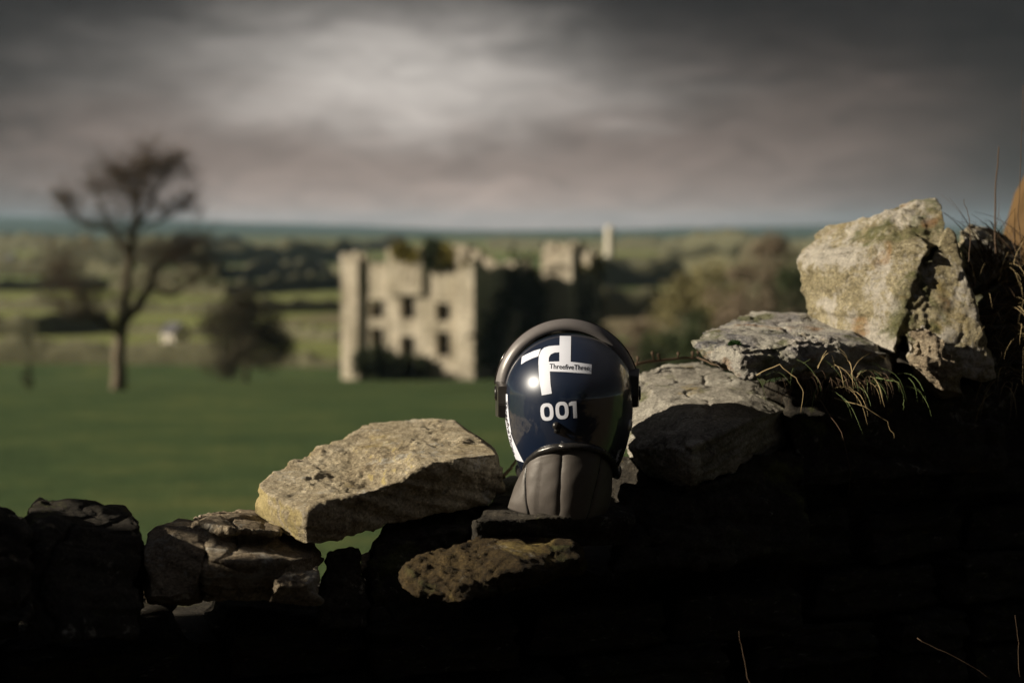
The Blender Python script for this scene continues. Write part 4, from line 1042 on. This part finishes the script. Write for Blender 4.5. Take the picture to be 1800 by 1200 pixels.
# ------------------------------------------------------------------ helmet
HY = 2.50
HC = P(1000, 692, HY)          # centre of the shell
mm = HY / FPX                  # metres per photograph pixel at the helmet
hel = empty('riot_helmet', P(985, 898, 2.46), 'glossy navy blue helmet with raised visor and grey leather neck guard, resting on the wall', 'helmet')
def hlink(name, me, m, parent=None, label=None):
    """mesh given in helmet-centre coordinates"""
    par = parent or hel
    o = bpy.data.objects.new(name, me); C.objects.link(o); o.parent = par
    if par is hel: o.location = HC - hel.location
    if m is not None and not me.materials: me.materials.append(m)
    if label: o['label'] = label
    return o
def shell_mat():
    m, t, bs = new_mat('navy_gloss')
    v = t.new('ShaderNodeTexCoord').outputs['Object']
    n = t.noise(v, 18, 5, .6)
    t.put(bs.inputs['Base Color'], t.mix(n, (0.003, 0.0085, 0.026), (0.0045, 0.012, 0.034)))
    # faint scuffs and dust
    sc = t.ramp(t.noise(t.new('ShaderNodeMapping', i_Vector=v, i_Scale=(1, 1, .25), i_Rotation=(.2, .5, 0)).outputs[0], 160, 3, .8), [(.52, 0.0), (.70, 1.0)])
    t.put(bs.inputs['Roughness'], t.m('MULTIPLY_ADD', n, .10, .30))
    bs.inputs['Specular IOR Level'].default_value = .75; bs.inputs['Specular Tint'].default_value = (.85, .90, 1.0, 1)
    bs.inputs['Coat Weight'].default_value = 1.0
    t.put(bs.inputs['Coat Roughness'], t.m('MULTIPLY_ADD', sc, .10, .03))
    bs.inputs['Coat IOR'].default_value = 1.9
    b = t.new('ShaderNodeBump', i_Strength=.15, i_Distance=.0006, i_Height=t.noise(v, 22, 2, .5)); t.l.new(b.outputs[0], bs.inputs['Normal']); t.l.new(b.outputs[0], bs.inputs['Coat Normal'])
    return m
M['shell'] = shell_mat()
M['trim'] = plain('black_rubber', (0.020, 0.019, 0.019), .28, .5, .0003, 900, var=.2)
M['pivot'] = plain('black_plastic', (0.035, 0.032, 0.030), .32, .5, .0002, 900, var=.2)
M['visor_rim'] = plain('grey_visor_band', (0.155, 0.146, 0.148), .36, .5, .0002, 500, var=.08)
M['visor'] = plain('smoked_visor', (0.02, 0.017, 0.015), .08, .6, var=.1)
M['white'] = plain('white_vinyl', (0.70, 0.74, 0.86), .35, .4, var=.04)
M['ink'] = plain('black_ink', (0.015, 0.014, 0.02), .4, .3, var=.05)
M['steel'] = plain('steel', (0.55, 0.54, 0.55), .3, .5, var=.1, Metallic=.6)
def leather():
    m, t, bs = new_mat('grey_leather')
    v = t.new('ShaderNodeTexCoord').outputs['Object']
    n = t.noise(v, 25, 6, .65, .3); vo = t.new('ShaderNodeTexVoronoi', i_Vector=v, i_Scale=900.0)
    sp_ = t.ramp(t.noise(v, 230, 3, .6), [(.66, 0), (.74, 1)])
    c = t.mix(n, (0.072, 0.064, 0.058), (0.11, 0.098, 0.09)); c = t.mix(t.m('MULTIPLY', sp_, .5), c, (.05, .04, .03))
    t.put(bs.inputs['Base Color'], c)
    t.put(bs.inputs['Roughness'], t.m('MULTIPLY_ADD', n, .2, .38)); bs.inputs['Specular IOR Level'].default_value = .45
    h = t.m('ADD', t.m('MULTIPLY', vo.outputs['Distance'], .25), t.m('MULTIPLY', t.noise(v, 45, 4, .5, .6), 1.2))
    b = t.new('ShaderNodeBump', i_Strength=.45, i_Distance=.0011, i_Height=h); t.l.new(b.outputs[0], bs.inputs['Normal'])
    return m
M['leather'] = leather()
# shell: phi 0 faces the camera (-Y), cut line differs round the head
RX, RYB, RZT = .1145, .128, .108
def shell_pt(phi, zc):
    if zc >= 0: s_ = math.sqrt(max(0, 1 - (zc / RZT) ** 2))
    else: s_ = math.sqrt(max(0, 1 - (zc / .205) ** 2))
    return Vector((math.sin(phi) * RX * s_, -math.cos(phi) * RYB * s_, zc))
def cut(phi):
    a = abs(math.degrees(phi))
    return float(np.interp(a, [0, 15, 30, 45, 60, 80, 110, 125, 140, 180], [-.0735, -.0765, -.0865, -.106, -.134, -.142, -.130, -.09, .015, .03]))
NP, NTt = 144, 56
V, F = [], []
for i in range(NTt + 1):
    for j in range(NP):
        phi = -math.pi + 2 * math.pi * j / NP
        zc_ = cut(phi)
        # even spacing over the crown
        th_end = math.acos(zc_ / RZT) if zc_ > 0 else math.pi / 2
        if zc_ < 0:
            th = math.pi / 2 * min(1, i / (NTt * .6)) if i < NTt * .6 else None
            zz = RZT * math.cos(th) if th is not None else zc_ * (i - NTt * .6) / (NTt * .4)
        else: zz = RZT * math.cos(th_end * i / NTt)
        V.append(tuple(shell_pt(phi, zz)) if i else (0, 0, RZT))
for i in range(NTt):
    for j in range(NP):
        F.append((i * NP + j, (i + 1) * NP + j, (i + 1) * NP + (j + 1) % NP, i * NP + (j + 1) % NP))
me = mesh_from('shell', V, F, True)
bm = bmesh.new(); bm.from_mesh(me); bmesh.ops.remove_doubles(bm, verts=bm.verts, dist=1e-6); bmesh.ops.recalc_face_normals(bm, faces=bm.faces); bm.to_mesh(me)
bvh = BVHTree.FromBMesh(bm); bm.free()
me.shade_smooth()
shell = hlink('shell', me, M['shell'])
so = shell.modifiers.new('thickness', 'SOLIDIFY'); so.thickness = .005; so.offset = -1
CAMP = Vector((0, 0, CAM_Z))
def on_shell(px, py, lift=.0005):
    d = (P(px, py, 1.0) - CAMP).normalized(); o = CAMP - HC
    loc, nrm, i_, dist = bvh.ray_cast(o, d)
    if loc is None: return None
    if nrm.dot(d) > 0: nrm = -nrm
    return loc + nrm * lift
ZO = lambda a, b: (840 + a / 3.0, 530 + b / 3.0)       # zoomed-crop units to photograph units
def decal(name, outline, holes, m, parent, lift, label=None, step=3.0, proj=None):
    polys = [outline] + holes
    tris = tessellate_polygon([[Vector((a, b, 0)) for a, b in p] for p in polys])
    flat = [q for p in polys for q in p]
    bm = bmesh.new(); vs = [bm.verts.new((a, b, 0)) for a, b in flat]
    for tr_ in tris:
        try: bm.faces.new([vs[k] for k in tr_])
        except ValueError: pass
    for _ in range(5):
        es = [e for e in bm.edges if e.calc_length() > step]
        if not es: break
        bmesh.ops.subdivide_edges(bm, edges=es, cuts=1); bmesh.ops.triangulate(bm, faces=bm.faces)
    bad = []
    for v in bm.verts:
        q = proj(v.co.x, v.co.y) if proj else on_shell(v.co.x, v.co.y, lift)
        if q is None: bad.append(v)
        else: v.co = q
    bmesh.ops.delete(bm, geom=bad, context='VERTS')
    for f in bm.faces:
        pass
    bmesh.ops.recalc_face_normals(bm, faces=bm.faces)
    me = bpy.data.meshes.new(name); bm.to_mesh(me); bm.free(); me.shade_smooth()
    o = hlink(name, me, m, parent, label)
    return o
def z2(pts): return [ZO(*q) for q in pts]
logo = decal('logo_sticker', z2([(432, 182), (491, 183), (490, 250), (489, 318), (545, 324), (600, 332), (599, 357), (598, 382), (540, 377), (460, 371), (380, 368), (383, 430), (390, 484), (338, 494), (328, 430), (322, 370), (320, 320), (323, 285), (333, 260), (350, 244), (375, 236), (403, 233), (431, 232)]),
             [z2([(430, 268), (404, 270), (385, 279), (375, 295), (374, 318), (430, 316)])], M['white'], shell, .0006, 'white angular emblem sticker')
decal('logo_sticker', z2([(229, 332), (233, 291), (262, 276), (298, 260), (332, 250), (326, 266), (319, 289), (290, 299), (255, 315)]), [], M['white'], shell, .0006, 'slanting left stroke of the white emblem')
def ring_outline(cx, cy, rx, ry, n=40, e=2.7):
    out = []
    for k in range(n):
        a = 2 * math.pi * k / n; c, s_ = math.cos(a), math.sin(a)
        out.append((cx + rx * abs(c) ** (2 / e) * (1 if c > 0 else -1), cy + ry * abs(s_) ** (2 / e) * (1 if s_ > 0 else -1)))
    return out
def rot(pts, cx, cy, a):
    c, s_ = math.cos(a), math.sin(a); return [(cx + (x - cx) * c - (y - cy) * s_, cy + (x - cx) * s_ + (y - cy) * c) for x, y in pts]
for cx, cy in ((365, 581), (444, 573)):
    decal('digit', z2(rot(ring_outline(cx, cy, 34, 46), cx, cy, R(-4))), [z2(rot(ring_outline(cx, cy, 15.5, 28), cx, cy, R(-4)))], M['white'], shell, .0006, 'white digit 0')
decal('digit', z2([(479, 549), (480, 534), (492, 526), (519, 524), (523, 612), (504, 614), (500, 547)]), [], M['white'], shell, .0006, 'white digit 1')
def text_mesh(body, size, bold=.02):
    cu = bpy.data.curves.new('t', 'FONT'); cu.body = body; cu.size = size; cu.offset = bold; cu.align_x = 'LEFT'; cu.resolution_u = 3; cu.fill_mode = 'FRONT'
    o = bpy.data.objects.new('t', cu); C.objects.link(o)
    dg = bpy.context.evaluated_depsgraph_get(); dg.update()
    me = bpy.data.meshes.new_from_object(o.evaluated_get(dg)); bpy.data.objects.remove(o)
    return me
def text_decal(body, x0, y0, x1, y1, h, lift, m, parent, label, proj=None, bold=.02):
    """baseline from (x0,y0) to (x1,y1) in photograph pixels"""
    me = text_mesh(body, 1.0, bold); V = get_v(me); wd = V[:, 0].max()
    dx, dy = (x1 - x0), (y1 - y0); L = math.hypot(dx, dy); ex = (dx / L, dy / L); ey = (ex[1], -ex[0])
    W = []
    for v in V:
        a = v[0] / wd * L; b = v[1] * h
        px_, py_ = x0 + ex[0] * a + ey[0] * b, y0 + ex[1] * a + ey[1] * b
        W.append(tuple(proj(px_, py_) if proj else on_shell(px_, py_, lift)))
    set_v(me, np.array(W)); me.materials.clear()
    return hlink('lettering', me, m, parent, label)
text_decal('ThreefiveThree', *ZO(378, 354), *ZO(587, 363), 12.5, .0010, M['ink'], shell, 'small black lettering on the white emblem bar', bold=.008)
# side stickers, parametrised on the shell surface: column of white film with black letters
def side_pt(phi, z, lift):
    p = shell_pt(phi, z); n = Vector((p.x / RX ** 2, p.y / RYB ** 2, p.z / ((RZT if z > 0 else .205) ** 2))).normalized()
    return p + n * lift
def strip(phi0, phi1, z0, z1, m, label, wgl=0.0):
    V, F = [], []; nz, npn = 24, 5
    for i in range(nz + 1):
        for j in range(npn + 1):
            z_ = z0 + (z1 - z0) * i / nz
            ph = phi0 + (phi1 - phi0) * j / npn + wgl * (i / nz)
            V.append(tuple(side_pt(ph, z_, .0008)))
    for i in range(nz):
        for j in range(npn): F.append((i * (npn + 1) + j, i * (npn + 1) + j + 1, (i + 1) * (npn + 1) + j + 1, (i + 1) * (npn + 1) + j))
    return hlink('side_sticker', mesh_from('side_sticker', V, F, True), m, shell, label)
strip(R(-90), R(-70), .004, -.062, M['white'], 'white lettered strip on the left side', R(2))
strip(R(-90), R(-70), -.0625, -.112, M['white'], 'white lower strip on the left side, with a pale tip', R(14))
def side_text(body, phi, z0, z1, hgt, sgn, m, label):
    me = text_mesh(body, 1.0, .02); V = get_v(me); wd = V[:, 0].max(); W = []
    for v in V:
        z_ = z0 + (z1 - z0) * v[0] / wd; ph = phi + sgn * v[1] * hgt
        W.append(tuple(side_pt(ph, z_, .0013)))
    set_v(me, np.array(W)); me.materials.clear(); hlink('lettering', me, m, shell, label)
side_text('ThreefiveThree', R(-79), -.008, -.104, R(12), 1, M['ink'], 'black lettering running down the left strip')
side_text('ThreefiveThree', R(52), -.088, -.118, R(9), 1, M['white'], 'white lettering on the right side')
# round steel stud on the right side
def disc_on(phi, z, r, h, m, name, label=None, seg=24):
    c = side_pt(phi, z, 0); n = (side_pt(phi, z, .01) - c).normalized()
    rotm = n.to_track_quat('Z', 'Y').to_matrix().to_4x4()
    bm = bmesh.new(); bmesh.ops.create_cone(bm, cap_ends=True, segments=seg, radius1=r, radius2=r * .86, depth=h, matrix=Matrix.Translation(c + n * h * .4) @ rotm)
    bmesh.ops.bevel(bm, geom=[e for e in bm.edges if e.calc_face_angle(0) > 1.0], offset=h * .25, segments=2, affect='EDGES')
    me = bpy.data.meshes.new(name); bm.to_mesh(me); bm.free(); me.shade_smooth(); return hlink(name, me, m, None, label)
disc_on(R(68), -.050, .0115, .004, M['steel'], 'stud', 'round pale stud on the right side')
disc_on(R(45), -.090, .004, .004, M['trim'], 'stud', 'small black stud above the right trim')
# visor band and dome: pivots at the sides
VC = Vector((-.003, .0, .002)); 
def visor_ring():
    V, F = [], []; n = 72
    prof = [(.1125, .002), (.1135, -.0015), (.125, .008), (.1305, .014), (.1320, .018), (.1300, .019), (.123, .013), (.1140, .006)]
    a0, a1 = R(7), R(173)
    for i in range(n + 1):
        a = a0 + (a1 - a0) * i / n
        for r_, y in prof:
            rr_ = r_ - .002 * abs(math.cos(a)) 
            V.append((VC.x + math.cos(a) * rr_ * .985, VC.y + y + .0, VC.z + math.sin(a) * rr_ * .985))
    k = len(prof)
    for i in range(n):
        for j in range(k): F.append((i * k + j, i * k + (j + 1) % k, (i + 1) * k + (j + 1) % k, (i + 1) * k + j))
    F.append(tuple(range(k))); F.append(tuple(n * k + j for j in range(k))[::-1])
    return mesh_from('visor_band', V, F, True)
vis_me = None
V, F = [], []; n, k = 48, 22
for i in range(n + 1):
    a = R(6) + R(168) * i / n
    for j in range(k + 1):
        b = R(8) + R(62) * j / k
        r_ = .131
        # dome sweeping forward from the band
        V.append((VC.x + math.cos(a) * r_ * (math.cos(b) * .35 + .65), VC.y + math.sin(b) * .150, VC.z + math.sin(a) * r_ * math.cos(b * .75)))
for i in range(n):
    for j in range(k): F.append((i * (k + 1) + j, i * (k + 1) + j + 1, (i + 1) * (k + 1) + j + 1, (i + 1) * (k + 1) + j))
vis = hlink('visor', mesh_from('visor', V, F, True), M['visor'], None, 'smoked visor swung up over the crown')
so = vis.modifiers.new('thickness', 'SOLIDIFY'); so.thickness = .0025; so.offset = -1
vb = hlink('visor_band', visor_ring(), M['visor_rim'], vis)
# pivot blocks
def pivot(sgn, label):
    # side-view outline (y,z) of the block, extruded sideways and chamfered
    out = [(-.034, .022), (.022, .028), (.040, .020), (.044, -.022), (.020, -.042), (-.022, -.038), (-.036, -.012)]
    if sgn > 0: out = [(-.030, .030), (.022, .040), (.040, .024), (.044, -.020), (.020, -.034), (-.018, -.030), (-.034, -.006)]
    bm = bmesh.new(); x0, x1 = (.098, .1305) if sgn < 0 else (.096, .1265)
    a = [bm.verts.new((sgn * x0, y, z)) for y, z in out]; b = [bm.verts.new((sgn * (x1 - (.006 if k in (0, 5, 6) else 0)), y * .92, z * .92)) for k, (y, z) in enumerate(out)]
    bm.faces.new(a); bm.faces.new(b)
    for i in range(7): j = (i + 1) % 7; bm.faces.new((a[i], a[j], b[j], b[i]))
    bmesh.ops.recalc_face_normals(bm, faces=bm.faces)
    bmesh.ops.bevel(bm, geom=list(bm.edges), offset=.0014, segments=2, affect='EDGES')
    me = bpy.data.meshes.new('visor_pivot'); bm.to_mesh(me); bm.free()
    me.transform(Matrix.Translation((0, 0, -.004 if sgn < 0 else .006)))
    o = hlink('visor_pivot', me, M['pivot'], None, label)
    bm = bmesh.new(); bmesh.ops.create_cone(bm, cap_ends=True, segments=28, radius1=.014, radius2=.012, depth=.004, matrix=Matrix.Translation((sgn * (x1 - .001), .012, 0)) @ Matrix.Rotation(sgn * math.pi / 2, 4, 'Y'))
    me = bpy.data.meshes.new('pivot_screw'); bm.to_mesh(me); bm.free(); me.shade_smooth(); hlink('pivot_screw', me, M['trim'], o)
    return o
pivot(-1, 'sunlit left visor pivot'); pivot(1, 'shaded right visor pivot')
# rubber trim along the rear lower edge
pts = []; 
for dg_ in range(-104, 105, 4):
    ph = R(dg_); p = side_pt(ph, cut(ph), .0035); pts.append(p)
t = Tubes(); t.tube(pts, [.0064] * len(pts), 12); me = mesh_from('edge_trim', np.array(t.V), t.F, True); hlink('edge_trim', me, M['trim'])
# clip and ball stud
c = side_pt(R(-5), cut(0), .003)
bm = bmesh.new(); bmesh.ops.create_cube(bm, size=1, matrix=Matrix.Translation(c + Vector((0, -.002, -.0005))) @ Matrix.Diagonal((.024, .008, .0105, 1)))
bmesh.ops.bevel(bm, geom=list(bm.edges), offset=.0022, segments=3, affect='EDGES')
me = bpy.data.meshes.new('trim_clip'); bm.to_mesh(me); bm.free(); me.shade_smooth(); hlink('trim_clip', me, M['trim'])
c = on_shell(978, 748, .0)
bm = bmesh.new(); bmesh.ops.create_uvsphere(bm, u_segments=24, v_segments=14, radius=.0068, matrix=Matrix.Translation(c + Vector((0, -.001, 0))) @ Matrix.Diagonal((1, .8, 1, 1)))
bmesh.ops.create_cone(bm, cap_ends=True, segments=16, radius1=.0052, radius2=.0045, depth=.010, matrix=Matrix.Translation(c + Vector((.001, .001, -.007))))
me = bpy.data.meshes.new('stud'); bm.to_mesh(me); bm.free(); me.shade_smooth(); hlink('stud', me, M['trim'], None, 'black ball stud above the trim clip')
# neck guard: leather panels hanging from the trim
def guard_pt(s, v, puff=0.0):
    """s: -1..1 across the back, v: 0 top .. 1 bottom"""
    ph = s * R(58)
    top = side_pt(ph, cut(ph) + .004, -.013)
    fl = .101 if s < 0 else .080
    bz = -.203 + .010 * max(0, -s) 
    bot = Vector((math.sin(ph) * fl * (1.12 if s < -.45 else 1.0) - .008, -math.cos(ph) * .110 + .004, bz))
    p = top.lerp(bot, v)
    n = Vector((math.sin(ph), -math.cos(ph), .15)).normalized()
    p += n * (puff + .006 * math.sin(math.pi * v) - .004 * math.sin(v * 9 + s * 5) * .15)
    return p
seam_top = [-1.0, -.82, -.13, .56, 1.0]; seam_bot = [-1.0, -.55, -.12, .40, 1.0]
def seam(k, v): return seam_top[k] * (1 - v) + seam_bot[k] * v
for si in range(4):
    V, F = [], []; nu, nv = 26, 34
    for i in range(nv + 1):
        for j in range(nu + 1):
            a = j / nu; v_ = i / nv; s_ = seam(si, v_) * (1 - a) + seam(si + 1, v_) * a
            pf = .0045 * (1 - (2 * a - 1) ** 6) * min(1, .3 + 5 * min(v_, 1 - v_))
            if si in (1, 2): pf += .0035
            pf += .0016 * math.sin(v_ * 70 + 6 * a) * math.exp(-v_ * 9) + .00025 * math.sin(v_ * 23 + 9 * a + si * 2) * math.sin(5 * a + si)
            V.append(tuple(guard_pt(s_, v_, pf)))
    for i in range(nv):
        for j in range(nu): F.append((i * (nu + 1) + j, i * (nu + 1) + j + 1, (i + 1) * (nu + 1) + j + 1, (i + 1) * (nu + 1) + j))
    o = hlink('neck_panel', mesh_from('neck_panel', V, F, True), M['leather']); so = o.modifiers.new('t', 'SOLIDIFY'); so.thickness = .004; so.offset = -1
for k_, rad_, pf_ in ((1, .0026, .0085), (3, .0020, .0075), (2, .0012, .0050)):
    t = Tubes(); pts = [guard_pt(seam(k_, k / 20), k / 20, pf_) for k in range(21)]; t.tube(pts, [rad_] * 21, 8); hlink('piping', mesh_from('piping', np.array(t.V), t.F, True), M['trim'])
t = Tubes(); pts = [guard_pt(-1 + 2 * k / 60, 1.0, .001) for k in range(61)]; t.tube(pts, [.0030] * 61, 8); hlink('hem', mesh_from('hem', np.array(t.V), t.F, True), M['trim'])
# chin strap end hanging inside, right
# liner closing the inside of the shell
V, F = [], []; 
for i in range(13):
    for j in range(48):
        ph = -math.pi + 2 * math.pi * j / 48; zz = .09 * math.cos(math.pi / 2 * i / 8) if i <= 8 else -.017 * (i - 8)
        rr_ = math.sqrt(max(0, 1 - (max(zz, 0) / .0905) ** 2)); V.append((math.sin(ph) * .098 * rr_, -math.cos(ph) * .11 * rr_, zz))
for i in range(12):
    for j in range(48): F.append((i * 48 + j, (i + 1) * 48 + j, (i + 1) * 48 + (j + 1) % 48, i * 48 + (j + 1) % 48))
hlink('liner', mesh_from('liner', V, F, True), M['trim'])

# ------------------------------------------------------------------ air
zmin = float(Vg[:, 2].min())
bm = bmesh.new(); bmesh.ops.create_cube(bm, size=1)
me = bpy.data.meshes.new('haze'); bm.to_mesh(me); bm.free()
top = max(float(Vg[:, 2].max()), 14) + 2
print('haze top', top); bot = zmin - 1
hz = bpy.data.objects.new('haze', me); C.objects.link(hz); hz.scale = (19600, 19600, top - bot); hz.location = (0, 0, (top + bot) / 2)
hm = bpy.data.materials.new('air'); hm.use_nodes = True; ht = NT(hm.node_tree); ht.n.clear()
pv = ht.new('ShaderNodeVolumePrincipled', i_Density=.000065); pv.inputs['Color'].default_value = (.50, .74, 1.0, 1); pv.inputs['Anisotropy'].default_value = .1
ho = ht.new('ShaderNodeOutputMaterial'); ht.l.new(pv.outputs[0], ho.inputs['Volume'])
me.materials.append(hm); hz['kind'] = 'stuff'
